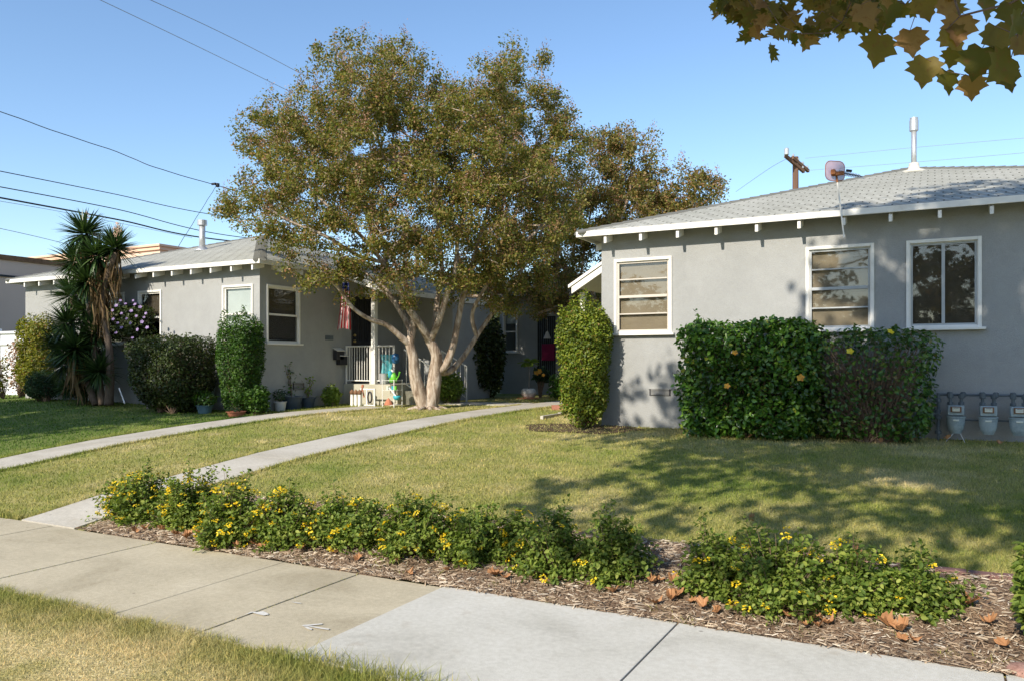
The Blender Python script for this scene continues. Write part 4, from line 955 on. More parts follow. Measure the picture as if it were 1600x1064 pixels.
# ---- shrubs
def superpts(rng, n_, r, ex=.5, shell=.72, taper=0.0, wob=.06, ph=0):
    """points near the skin of a clipped block; r = half sizes; taper<0 narrows the foot"""
    r_ = np.array(r, float); w_ = np.array([r_[1]*r_[2], r_[0]*r_[2], r_[0]*r_[1]]); ax = rng.choice(3, n_, p=w_/w_.sum())
    q = rng.uniform(-1, 1, (n_, 3)); q[np.arange(n_), ax] = rng.choice([-1., 1.], n_)
    pw = 2/ex; q = q/((np.abs(q)**pw).sum(1)**(1/pw))[:, None]
    u = np.sign(q)*np.abs(q)**(pw-1)/r_; u /= np.linalg.norm(u, axis=1)[:, None]
    m_ = 1+wob*(np.sin(5*q[:, 0]+ph)+np.sin(4.3*q[:, 1]+2*ph)+np.sin(6.1*q[:, 2]+ph*1.7))
    k = (rng.uniform(shell**3, 1, n_)**(1/3))*m_
    q = q*k[:, None]; f = 1+taper*(-q[:, 2]); q[:, 0] *= f; q[:, 1] *= f
    return q*np.array(r), u
def shrub(name, c, r, n_, size, mat, label, cat='shrub', group=None, tmpl=FOLD, ex=.5, shell=.7, taper=0., wob=.05, seed=1, stems=14, stemr=.012, trunk=None, sprigs=0, wid=1.0, core=True, upw=.3, stemm='twig'):
    rng = np.random.default_rng(seed); g = float(gz(c[0], c[1]))
    root = thing(name, (c[0], c[1], g), label, cat, group)
    q, u = superpts(rng, n_, r, ex, shell, taper, wob, seed); Pp = q+np.array(c); 
    if core:
        q2, _ = superpts(rng, n_//3, np.array(r)*.8, ex, .3, taper, wob, seed); Pp = np.concatenate([Pp, q2+np.array(c)]); u = np.concatenate([u, unit(n_//3, rng)])
    if sprigs:
        k = rng.integers(0, n_, sprigs); top = k[q[k, 2] > r[2]*.55]
        ex_ = np.repeat(Pp[top], 9, 0); h_ = np.tile(np.linspace(.01, .13, 9), len(top))*np.repeat(rng.uniform(.5, 1.4, len(top)), 9)
        ex_ = ex_+np.stack([rng.normal(size=len(h_))*.012, rng.normal(size=len(h_))*.012, h_], 1)
        Pp = np.concatenate([Pp, ex_]); u = np.concatenate([u, unit(len(ex_), rng)])
    keep = Pp[:, 2] > g+.02; Pp = Pp[keep]; u = u[keep]
    leaves('foliage', Pp, size, tmpl, mat, root, out=u, outw=.45, upw=upw, rng=rng, wid=wid)
    pa, pb, ra, rb = [], [], [], []
    q3, _ = superpts(rng, stems*7, np.array(r)*.93, ex, .5, taper, wob, seed)
    nb = max(3, stems//4)
    feet = np.stack([c[0]+rng.normal(size=nb)*r[0]*.25, c[1]+rng.normal(size=nb)*r[1]*.25, np.full(nb, g-.05)], 1)
    for k, e in enumerate(q3+np.array(c)):
        f = feet[k % nb]; m1 = f*.55+e*.45+rng.normal(size=3)*.05*min(r); m1[2] = f[2]+(e[2]-f[2])*.55
        pa += [f, m1]; pb += [m1, e]; ra += [stemr, stemr*.6]; rb += [stemr*.6, stemr*.25]
    if pa:
        V, L, sz = tubes_arrays(np.array(pa), np.array(pb), np.array(ra), np.array(rb), 4)
        raw('stems', V, L, sz, stemm, root)
    rel(root); return root
def flowers(root, pts, size, petals, mat, nrm=None, seed=1, name='flower_head', out=None):
    """each flower head is a part of its own, built once and copied"""
    rng = np.random.default_rng(seed); first = None
    for i, q in enumerate(pts):
        if first is None:
            if petals > 8:      # domed cluster of florets
                u = unit(petals, rng); u[:, 2] = np.abs(u[:, 2])*.9; Pq = u*np.array([.55, .55, .35])*size
                V, L, sz = leaf_arrays(Pq, rng.normal(size=(petals, 3))*.3+np.stack([u[:, 0], u[:, 1], 0*u[:, 2]], 1), u+np.array([0, 0, .6]), np.full(petals, size*.42), OVAL, 1.5)
            else:
                th = np.arange(petals)*2*math.pi/petals; A = np.stack([np.cos(th), np.sin(th), np.full(petals, .25)], 1)
                V, L, sz = leaf_arrays(np.zeros((petals, 3)), A, np.tile([0, 0, 1.], (petals, 1)), np.full(petals, size*.55), OVAL, 1.7)
            o = raw(name, V, L, sz, mat, root); first = o
        else:
            o = first.copy(); C.objects.link(o); o.parent = root
        o.location = tuple(np.array(q)-np.array(root.location)); s_ = rng.uniform(.75, 1.2); o.scale = (s_, s_, s_)
        if petals > 8: o.rotation_euler = (rng.uniform(-.5, .8), rng.uniform(-.5, .5), rng.uniform(0, 6))
        else: o.rotation_euler = (math.radians(60)+rng.uniform(-.4, .4), rng.uniform(-.4, .4), math.radians(28)+rng.uniform(-.4, .4))

def blockshrub(name, pl, pr, ptop, pbot, Yc, depth, *a, **k):
    c = PY((pl+pr)/2, (ptop+pbot)/2, Yc); t = dist(c); rx = (pr-pl)/2*t/F; g = float(gz(c[0], c[1])); zt_ = H+(HOR-ptop)/F*(t-depth*.2)
    return shrub(name, (c[0], c[1], (zt_+g)/2+.02), (rx, depth, (zt_-g)/2), *a, **k)
c1 = blockshrub('hibiscus_hedge', 1070, 1278, 506, 662, 11.5, .46, 10000, .070, 'hibiscus_leaves', 'dense glossy green clipped hedge with bright new leaves against the right house wall', 'hedge', 'hibiscus hedge below the right windows', ex=.26, shell=.8, wob=.03, seed=31, stems=26, sprigs=60, taper=.0)
c2 = blockshrub('hibiscus_hedge', 1268, 1452, 515, 666, 11.55, .40, 4300, .060, 'hibiscus_leaves_sparse', 'thin twiggy clipped hedge showing bare branches and one yellow bloom, nearer the gas meters', 'hedge', 'hibiscus hedge below the right windows', ex=.26, shell=.8, wob=.03, seed=32, stems=60, stemr=.011, sprigs=40, taper=-.08, core=False)
flowers(c1, [PY(1148, 551, 10.98), PY(1251, 590, 11.0), PY(1136, 603, 10.99)], .10, 5, 'orange_petal', seed=2, name='flower')
flowers(c2, [PY(1391, 519, 11.02), PY(1328, 549, 11.1)], .12, 5, 'yellow_petal', seed=3, name='flower')
rc = blockshrub('column_shrub', 876, 952, 462, 664, 11.68, .36, 16000, .042, 'column_leaves', 'tall yellow-green column shrub clipped beside the corner of the right house', 'shrub', None, ex=.6, shell=.72, wob=.05, seed=33, stems=18, taper=-.13, sprigs=150, tmpl=FOLD)
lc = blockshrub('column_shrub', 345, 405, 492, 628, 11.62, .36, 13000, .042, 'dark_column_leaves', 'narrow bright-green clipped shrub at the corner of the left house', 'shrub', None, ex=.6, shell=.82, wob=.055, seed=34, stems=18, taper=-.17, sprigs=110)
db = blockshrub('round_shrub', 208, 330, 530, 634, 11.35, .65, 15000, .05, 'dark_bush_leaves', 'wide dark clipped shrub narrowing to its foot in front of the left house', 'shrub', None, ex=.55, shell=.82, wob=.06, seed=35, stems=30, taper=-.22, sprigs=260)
yb = blockshrub('yellow_green_shrub', 30, 112, 486, 618, 12.2, .6, 12000, .055, 'yellow_bush_leaves', 'loose yellow-green shrub with reddish tips between white fence and yucca', 'shrub', None, ex=.9, shell=.6, wob=.07, seed=36, stems=18, sprigs=60)
blockshrub('red_tipped_shrub', 16, 58, 515, 610, 12.5, .35, 1100, .06, 'seed_heads', 'thin shrub with russet leaves in front of the white fence', 'shrub', None, ex=.9, shell=.3, wob=.1, seed=37, stems=12)
blockshrub('leafy_shrub', -26, 14, 545, 615, 11.6, .4, 500, .07, 'yellow_bush_leaves', 'sparse leafy branch reaching in at the left edge before the white fence', 'shrub', None, ex=.9, shell=.2, wob=.1, seed=38, stems=10, core=False)
blockshrub('feathery_shrub', 38, 100, 582, 626, 11.6, .45, 5000, .06, 'herb_leaves', 'low feathery blue-green shrub at the foot of the yucca', 'shrub', None, ex=.9, shell=.3, wob=.08, seed=39, stems=12, wid=.5)
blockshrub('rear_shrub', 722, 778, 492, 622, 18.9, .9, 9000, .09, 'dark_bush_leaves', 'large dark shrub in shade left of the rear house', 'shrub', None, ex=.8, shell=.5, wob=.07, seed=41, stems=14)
blockshrub('added_gap_hedge', 690, 800, 405, 600, 26.5, .8, 9000, .13, 'dark_bush_leaves', 'tall dark hedge far back in the gap between left and rear houses', 'hedge', None, ex=.8, shell=.5, wob=.08, seed=61, stems=14)  # added foliage that turns a bright strip of sky dark
blockshrub('low_green_shrub', 684, 722, 585, 622, 16.0, .35, 1500, .07, 'bright_leaves', 'small bright green plant behind the myrtle trunks', 'plant', None, ex=.9, shell=.3, wob=.1, seed=42, stems=8)
blockshrub('low_green_shrub', 862, 900, 585, 625, 19.2, .4, 1500, .08, 'hibiscus_leaves', 'leafy green plant with pale blooms beside the rear door', 'plant', None, ex=.9, shell=.3, wob=.1, seed=43, stems=8)
blockshrub('low_green_shrub', 385, 418, 603, 634, 11.55, .25, 1500, .06, 'dark_column_leaves', 'low green plant at the foot of the narrow left shrub', 'plant', None, ex=.9, shell=.3, wob=.1, seed=44, stems=8)
blockshrub('low_green_shrub', 504, 532, 604, 636, 13.9, .25, 1100, .06, 'bright_leaves', 'small yellow-green plant by the corner of the porch', 'plant', None, ex=.9, shell=.3, wob=.1, seed=45, stems=8)
blockshrub('low_green_shrub', 1592, 1630, 855, 935, 5.2, .25, 900, .045, 'lantana_leaves', 'green flowering bush cut by the right edge of the photo', 'plant', None, ex=.9, shell=.5, wob=.1, seed=46, stems=14, stemr=.004)

# purple flowering shrub with a bare leaning stem
pc = PY(203, 505, 11.75)
ph = shrub('purple_hibiscus', tuple(pc), (.52, .4, .46), 3800, .06, 'dark_bush_leaves', 'purple flowering shrub on a bare leaning stem below the left front window', 'shrub', None, ex=.9, shell=.4, wob=.1, seed=47, stems=0, stemr=.01)
fr_ = PY(233, 628, 11.5); fr_[2] = float(gz(fr_[0], fr_[1]))-.05
sk = Skeleton(); sk.limb([fr_, PY(222, 585, 11.5), PY(203, 555, 11.6), PY(195, 530, 11.7), PY(200, 505, 11.75)], .05, .025)
rng = np.random.default_rng(3); tp, _ = superpts(rng, 60, (.45, .35, .4), .9, .5); sk.grow(tp+pc, rng, .1, .02)
o = sk.mesh('trunk', 'pale_bark', ph, (0, 0, 0), .006, .4, rmax=.045); o.matrix_parent_inverse = ph.matrix_basis.inverted()
rng = np.random.default_rng(8)
fp = [PY(a, b, 11.32+rng.uniform(-.05, .1)) for a, b in [(182, 478), (190, 490), (205, 486), (213, 494), (222, 503), (204, 505), (181, 520), (207, 528), (219, 480), (228, 490), (177, 499), (196, 475), (211, 476), (230, 512), (188, 470), (176, 485), (198, 498), (215, 515), (190, 512), (225, 496), (208, 470), (184, 505)]]
flowers(ph, fp, .07, 5, 'purple_petal', seed=4, name='flower')

# yucca: swordlike leaves in rosettes on a few leaning trunks
rng = np.random.default_rng(12)
yc = PY(150, 622, 11.25); yc[2] = float(gz(yc[0], yc[1]))
yu = thing('yucca_tree', tuple(yc), 'tall many-headed yucca with hanging dead leaves against the left house', 'tree')
SW = (np.array([(0, .028, 0), (.35, .042, .012), (.7, .026, -.005), (1, 0, -.06), (.7, -.026, -.005), (.35, -.042, .012), (0, -.028, 0), (.35, 0, -.01), (.7, 0, -.015)]), [(0, 6, 7), (0, 7, 1), (7, 6, 5), (1, 7, 8, 2), (7, 5, 4, 8), (2, 8, 3), (8, 4, 3)])
hd = [(132, 366, .62, 1), (180, 388, .56, 1), (150, 400, .55, .9), (118, 410, .55, .8), (160, 430, .5, .4), (112, 462, .62, .8), (135, 485, .6, .5), (105, 505, .55, .6), (118, 545, .65, .5), (140, 560, .6, .4), (100, 570, .55, .5), (128, 605, .45, .6), (107, 606, .35, .8), (150, 520, .6, .6), (155, 580, .55, .5), (135, 440, .6, .7), (90, 540, .5, .6), (145, 605, .45, .7)]
parts = []; dead = []
for k, (px, py, ln, up) in enumerate(hd):
    c = PY(px, py, 11.3+rng.uniform(-.25, .25)); n_ = 210
    u = unit(n_, rng); u[:, 2] = u[:, 2]*.9+up*.28; u /= np.linalg.norm(u, axis=1)[:, None]
    nn = np.cross(u, np.cross([0, 0, 1.], u))+rng.normal(size=(n_, 3))*.15
    parts.append(leaf_arrays(c+u*.04, u, nn, ln*rng.uniform(.75, 1.1, n_), SW, 1.0))
    if k in (0, 1, 2, 4, 6, 8, 9):
        n_ = 48; u = rng.normal(size=(n_, 3))*np.array([.2, .2, .12])+np.array([0, 0, -1]); cc = c+rng.normal(size=(n_, 3))*np.array([.07, .07, .02])+np.array([0, 0, -1])*rng.uniform(0, .75, n_)[:, None]
        dead.append(leaf_arrays(cc, u, rng.normal(size=(n_, 3)), ln*rng.uniform(.7, 1.1, n_), SW, .8))
n_ = 170; c = np.array([PY(160, y_, 11.3) for y_ in rng.uniform(415, 500, n_)])+rng.normal(size=(n_, 3))*.085
dead.append(leaf_arrays(c, rng.normal(size=(n_, 3))*np.array([.2, .2, .1])+np.array([0, 0, -1]), rng.normal(size=(n_, 3)), .6*rng.uniform(.7, 1.1, n_), SW, .8))
V, L, sz = merge_arrays(parts); raw('crown', V, L, sz, 'yucca_leaves', yu)
V, L, sz = merge_arrays(dead); raw('dead_leaves', V, L, sz, 'yucca_dead', yu)
mb = MB()
for pts_, r0 in (([(170, 632), (172, 590), (170, 540), (160, 470), (180, 395)], .10), ([(160, 632), (150, 560), (138, 470), (132, 370)], .08), ([(150, 632), (130, 580), (115, 520), (112, 465)], .08)):
    q = spline([PY(a, b, 11.3) for a, b in pts_], 5); mb.tube(q, np.linspace(r0, r0*.5, len(q)), 10)
mb.build('trunk', 'rough_bark', yu, smooth=True)
for px, py, d in ((135, 345, 0), (183, 362, 0)):
    c = PY(px, py, 11.3); mb = MB(); mb.tube([c+(0, 0, -.25), c+(0, 0, .2)], .008, 5)
    for k in range(60):
        a = rng.uniform(0, 6.28); z_ = rng.uniform(-.12, .2); r_ = .09*(1-abs(z_)/.3); e = c+np.array([math.cos(a)*r_, math.sin(a)*r_, z_+.02]); mb.tube([c+(0, 0, z_-.02), e, e+(0, 0, -.02)], [.002, .004, .007], 4)
    mb.build('flower_spike', 'peach_trim', yu)
rel(yu)

# lantana bushes along the bed
lan = [(165, 270, 740, 824, 30, 1.0), (255, 345, 742, 835, 26, 1.0), (315, 415, 752, 862, 26, 1.0), (395, 500, 765, 866, 22, .9), (480, 610, 780, 866, 16, .8), (590, 710, 778, 884, 20, .8), (680, 800, 800, 890, 12, .7),
       (780, 845, 800, 885, 9, .8), (812, 925, 808, 915, 7, .6), (905, 1012, 804, 922, 3, .6), (1064, 1175, 832, 948, 10, .7), (1150, 1285, 830, 975, 14, .9), (1270, 1385, 848, 972, 7, .8), (1365, 1488, 872, 972, 4, .8)]
lbl = ['lantana bush thick with yellow flowers at the far left end of the bed', 'flowering lantana bush second from the left end of the bed', 'leafy lantana bush with many yellow heads before the dry leaves, third from left',
       'lantana bush with scattered yellow flowers, fourth from left', 'low wide lantana bush beside the last old sidewalk slabs, fifth from left', 'lantana bush with a tight group of yellow heads low on its front', 'shaded lantana bush just left of the bed\'s small orange-flowered one',
       'small lantana bush with bright orange-yellow heads beside a shaded larger one', 'mostly green lantana bush left of the bare mulch gap', 'dark shaded lantana bush with hardly a flower at the mulch gap', 'light green lantana bush right of the bare mulch gap',
       'large lantana bush with three bright heads low on its front', 'twiggy lantana bush second from the right end, a dry leaf caught on top', 'spreading lantana bush at the right end of the bed']
for k, ((pl, pr, pt_, pb_, nf, dn), lb) in enumerate(zip(lan, lbl)):
    rng = np.random.default_rng(100+k)
    g = PG((pl+pr)/2, pb_-6); t = dist(g); rw = (pr-pl)/2*t/F*1.25; r_ = ray((pl+pr)/2)
    cc = np.array([*(g[:2]+r_/np.linalg.norm(r_)*rw*.40), 0]); gg = float(gz(cc[0], cc[1])); tc = dist(cc)
    zt_ = H+(HOR-pt_)/F*tc; hh = max(.28, zt_-gg)
    root = thing('lantana_bush', (cc[0], cc[1], gg), lb, 'bush', 'lantana bushes along the sidewalk')
    # shoots: each carries pairs of leaves, so the bush has an uneven, feathery outline
    ns = int((280*dn+130)*(rw/.42)**1.3); u = unit(ns, rng); u[:, 2] = np.abs(u[:, 2])*1.1-.05
    nz = 1+.16*np.sin(7*u[:, 0]+k)+.12*np.sin(9*u[:, 1]+2*k)
    end = u*np.array([rw*1.04, rw*.85, hh])*(rng.uniform(.55, 1.08, ns)*nz)[:, None]
    Pp = []; Ad = []
    for e in end:
        m_ = 30; f = e*np.array([.15, .15, .0]); s_ = np.linspace(.35, 1, m_)[:, None]; ln = f+(e-f)*s_+np.array([0, 0, 1])*(.06*np.sin(s_*3.1)); Pp.append(ln+rng.normal(size=(m_, 3))*.02); Ad.append(np.tile(e, (m_, 1)))
    Pp = np.concatenate(Pp); Pp[:, 2] = np.maximum(Pp[:, 2], .015); o_ = np.concatenate(Ad); o_ /= np.linalg.norm(o_, axis=1)[:, None]
    leaves('foliage', Pp, .034, FOLD, 'lantana_leaves', root, out=o_, outw=.25, upw=.4, rng=rng, wid=1.0)
    fa = np.zeros_like(end)+end*np.array([.1, .1, 0]); V, L, sz = tubes_arrays(fa, end, np.full(ns, .004), np.full(ns, .0015), 3)
    raw('stems', V, L, sz, 'twig', root)
    if k < 9:
        fu = unit(nf*3, rng); fu[:, 2] = np.abs(fu[:, 2]); fu = fu[(fu @ np.array([SN, -CS, .3])) > -.35][:int(nf*1.7)]
    else: fu = unit(nf*3, rng); fu[:, 2] = np.abs(fu[:, 2]); fu = fu[(fu @ np.array([SN, -CS, .3])) > -.1][:nf]
    fp = fu*np.array([rw, rw*.85, hh])*rng.uniform(.9, 1.02, len(fu))[:, None]+np.array([0, 0, .025])
    flowers(root, fp+np.array(root.location), .040, 18, 'yellow_petal', seed=k)


# ------------------------------------------------------------ grass
def grass(name, n_, sampler, h, wd, label, lean=.45, seed=1):
    rng = np.random.default_rng(seed); x, y, hs_, d = sampler(rng, n_)
    n_ = len(x); z = gz(x, y)
    a = rng.uniform(0, 2*np.pi, n_); ln = np.abs(rng.normal(size=n_))*lean
    D = np.stack([np.cos(a)*ln, np.sin(a)*ln, np.ones(n_)], 1); hh = h*hs_*rng.uniform(.5, 1.3, n_)
    b = rng.uniform(0, 2*np.pi, n_); W = np.stack([np.cos(b), np.sin(b), np.zeros(n_)], 1)*(wd*d*rng.uniform(.6, 1.3, n_))[:, None]
    p0 = np.stack([x, y, z-.004], 1); m1 = p0+D*hh[:, None]*.55; t = p0+D*np.array([1.5, 1.5, 1])*hh[:, None]
    V = np.stack([p0-W, p0+W, m1+W*.7, t, m1-W*.7], 1).reshape(-1, 3)
    L = (np.arange(n_)[:, None]*5+np.array([0, 1, 2, 4, 4, 2, 3])[None, :]).ravel()
    return tag(raw(name, V, L, np.tile([4, 3], n_), 'grass_blades'), label, 'grass', kind='stuff')
pathq = spline([(-11.45, 4.79), (-11.45, 8), (-11.42, 10), (-11.2, 12), (-10.75, 13.9)], 24)
def onpath(x, y):
    a = np.abs(x-W2) < .43
    b = np.abs(x-np.interp(y, pathq[:, 1], pathq[:, 0])) < .43
    c = (y > 15.5) & (y < 16.65) & (x > -10.2) & (x < W2)
    return (a | b | c) & (y > 4.7)
def view(x, y, m=.70):
    d = -SN*x+CS*y; xc = CS*x+SN*y; return (d > 2) & (np.abs(xc) < m*d+.3)
def lawn(rng, n_):
    # even cover of the picture: sample distance so that near ground gets as many blades per pixel as far ground
    t = 1/rng.uniform(1/24, 1/5.2, n_); u = rng.uniform(-.68, .68, n_)
    x = t*(-SN+CS*u); y = t*(CS+SN*u)
    ok = (y > 4.82) & (y < 21) & ~onpath(x, y) & ~((x > -7.3) & (y < 6.16)) & ~((x > X0) & (y > YW-.03)) & ~((x < LX1+.05) & (x > LX0) & (y > YW-.03)) & ~((x > LX1) & (x < -10.0) & (y > 14.7) & (y < 19))
    bare = (np.abs(x+10) < 1.3) & (np.abs(y-14.3) < 1.2) & (rng.uniform(size=n_) < .6)
    ok &= ~bare
    x, y, t = x[ok], y[ok], t[ok]; return x, y, np.clip(.8+t*.02, .8, 1.2), t/9
grass('lawn_grass', 330000, lawn, .034, .0042, 'mown green and straw coloured grass between the walks and houses', seed=1)
def verge(rng, n_):
    x = rng.uniform(-9.5, 0.6, n_); y = rng.uniform(.9, 3.30, n_)**1.0; ok = view(x, y) & (y < 3.31+.04*np.sin(x*6)+.03*np.sin(x*17)); x, y = x[ok], y[ok]
    ok = ~((x > -2.45) & (y > 3.0-(x+2.45)*.5)) ; x, y = x[ok], y[ok]
    e = np.clip((y-2.75)/.45, 0, 1); return x, y, .38+.75*e, np.full(len(x), .42)
grass('verge_grass', 380000, verge, .046, .0045, 'ragged dry grass of the verge in the bottom left foreground', .6, seed=2)
def edges(rng, n_):
    k = n_//3; x1 = rng.uniform(-16, -8.3, k); y1 = 4.80+np.abs(rng.normal(size=k))*.05
    s = rng.uniform(4.9, 16, k); sd = rng.choice([-1, 1], k)*(.44+np.abs(rng.normal(size=k))*.04); x2 = W2+sd; y2 = s
    s3 = rng.uniform(4.9, 13.8, k); x3 = np.interp(s3, pathq[:, 1], pathq[:, 0])+rng.choice([-1, 1], k)*(.44+np.abs(rng.normal(size=k))*.04)
    x = np.concatenate([x1, x2, x3]); y = np.concatenate([y1, y2, s3]); ok = ~((x > -7.4) & (y < 6.2)); x, y = x[ok], y[ok]
    return x, y, np.full(len(x), 1.25), np.full(len(x), .9)
grass('edge_grass', 30000, edges, .045, .0045, 'longer green grass fringing the edges of the concrete walks', seed=3)
def stray(rng, n_):
    x = np.concatenate([rng.normal(-2.35, .22, 500), rng.normal(-2.9, .12, 150)]); y = np.concatenate([3.24-(x[:500]+2.35)*.25*0+rng.normal(size=500)*.05, rng.normal(3.25, .05, 150)])
    return x, y, np.full(len(x), 1.0), np.full(len(x), .6)
grass('verge_tuft', 650, stray, .10, .004, 'longer green blades leaning over the pale sidewalk slab', .5, seed=4)


# ------------------------------------------------------------ small things round the houses
def pot(name, px, py, Y, r, h, mat, label, prof=None, rim=True, plantkind=None, plant=None):
    c = PY(px, py, Y); g = float(gz(c[0], Y)); root = thing(name, (c[0], Y, g), label, 'plant pot')
    pr = prof or [(r*.72, 0), (r*.95, h*.92), (r*1.06, h*.92), (r*1.06, h), (r*.9, h), (r*.86, h*.86)]
    MB().lathe((0, 0, 0), pr, 24).build('pot', mat, root, smooth=False)
    MB().lathe((0, 0, h*.84), [(r*.86, 0), (0, .01)], 16, cap=False).build('soil', 'soil', root)
    if plant: plant(root, h)
    return root
def bushy(n_, r3, size, mat, tm=FOLD, seed=5):
    def f(root, h):
        rng = np.random.default_rng(seed); u = unit(n_, rng)*(rng.uniform(.1, 1, n_)**(1/3))[:, None]; q = u*np.array(r3)+np.array([0, 0, h+r3[2]*.85])
        leaves('plant', q, size, tm, mat, root, out=u, rng=rng)
        mb = MB()
        for k in range(9): e = q[rng.integers(n_)]; mb.tube([(0, 0, h*.8), (e[0]*.4, e[1]*.4, (h+e[2])/2), tuple(e)], [.006, .005, .002], 4)
        mb.build('stems', 'twig', root)
    return f
def sparse(hh, size, mat, seed=5, n_=70, tm=FOLD, top=False):
    def f(root, h):
        rng = np.random.default_rng(seed); mb = MB(); pts = []
        for k in range(4):
            a = rng.uniform(0, 6.28); s_ = rng.uniform(.05, .2); e = np.array([math.cos(a)*s_, math.sin(a)*s_, h+hh*rng.uniform(.7, 1)]); q = spline([(0, 0, h*.8), e*np.array([.3, .3, .55]), e], 6); mb.tube(q, np.linspace(.009, .003, len(q)), 5)
            for j in range(n_//4):
                b = q[rng.integers(4 if not top else len(q)-3, len(q))]; pts.append(b+rng.normal(size=3)*.06)
        leaves('plant', np.array(pts), size, tm, mat, root, rng=rng); mb.build('stems', 'twig', root)
    return f
pot('plant_pot', 320, 622, 11.45, .17, .17, 'teal_pot', 'round grey-blue pot with a leafy plant beside the left gas meters', plant=bushy(420, (.26, .22, .16), .055, 'hibiscus_leaves'))
pot('plant_pot', 369, 626, 11.25, .19, .10, 'terracotta', 'shallow terracotta bowl before the narrow left shrub', plant=bushy(60, (.12, .1, .06), .04, 'herb_leaves'))
pot('plant_pot', 456, 625, 12.9, .23, .28, 'navy_pot', 'large dark blue pot with a thin sapling below the side window', plant=sparse(.75, .07, 'hibiscus_leaves', 6))
pot('plant_pot', 481, 627, 13.4, .17, .22, 'navy_pot', 'smaller dark blue pot next to the large one, nearer the porch', plant=sparse(.55, .06, 'bright_leaves', 7))
pot('plant_pot', 438, 620, 12.45, .13, .2, 'white_pot', 'small white pot with a pale flowering plant at the house corner', plant=bushy(160, (.16, .14, .14), .05, 'herb_leaves', seed=9))
wp = pot('plant_pot', 826, 600, 19.0, .2, .27, 'white_pot', 'round white pot with a tall stem of drooping leaves in the rear court',
    prof=[(.09, 0), (.17, .06), (.21, .15), (.19, .23), (.15, .27), (.13, .26)], plant=None)
rng = np.random.default_rng(77); n_ = 26; a = rng.uniform(0, 6.28, n_); A = np.stack([np.cos(a), np.sin(a), rng.uniform(-.5, .5, n_)], 1)
o = raw('plant', *leaf_arrays(np.tile([0, 0, .98], (n_, 1))+A*.03, A, np.tile([0, 0, 1.], (n_, 1))+rng.normal(size=(n_, 3))*.3, rng.uniform(.22, .32, n_), OVAL), 'bright_leaves', wp)
MB().tube([(0, 0, .2), (.02, 0, .6), (0, 0, 1.0)], [.02, .016, .012], 6).build('stem', 'pale_bark', wp)
MB().lathe((0, 0, -.01), [(.3, 0), (.32, .03), (.28, .03)], 20).build('saucer', 'terracotta', wp)
fl2 = shrub('flowering_plant', tuple(PY(846, 585, 19.6)), (.22, .2, .2), 500, .08, 'herb_leaves', 'low plant with orange flowers right of the white pot', 'plant', None, ex=.9, shell=.3, seed=51, stems=6)
flowers(fl2, [PY(838, 583, 19.4), PY(843, 580, 19.4), PY(849, 586, 19.4)], .14, 5, 'orange_petal', seed=9, name='flower')
# brick and soil ring by the column shrub
q = PG(871, 640); o = MB().box((0, 0, .05), (.24, .12, .1)).build('brick', 'brick_red', None, q, .5, bevel=.006); tag(o, 'single pinkish red brick lying by the path left of the column shrub', 'brick')
mb = MB(); e1 = [PG(846, 655), PG(873, 649), PG(893, 646)]
for a_, b_ in zip(e1[:-1], e1[1:]):
    L_ = np.linalg.norm(b_-a_); mb.box(tuple((a_+b_)/2+np.array([0, 0, .02])), (L_-.02, .06, .07), math.atan2(b_[1]-a_[1], b_[0]-a_[0]))
tag(mb.build('stone_edging', 'walk_concrete', bevel=.006), 'thin pale stone strips edging the bare soil under the column shrub', 'edging')
cx, cy = -4.95, 11.7; V = [(cx, cy, float(gz(cx, cy))+.012)]; k_ = 40
for k in range(k_):
    a = 6.283*k/k_; r_ = 1+.08*math.sin(5*a)+.05*math.sin(11*a); x_, y_ = cx+.95*r_*math.cos(a), cy-.1+.6*r_*math.sin(a); V.append((x_, y_, float(gz(x_, y_))+.012))
struct(MB().add(V, [(0, k+1, (k+1) % k_+1) for k in range(k_)]).build('bare_soil', 'soil'))

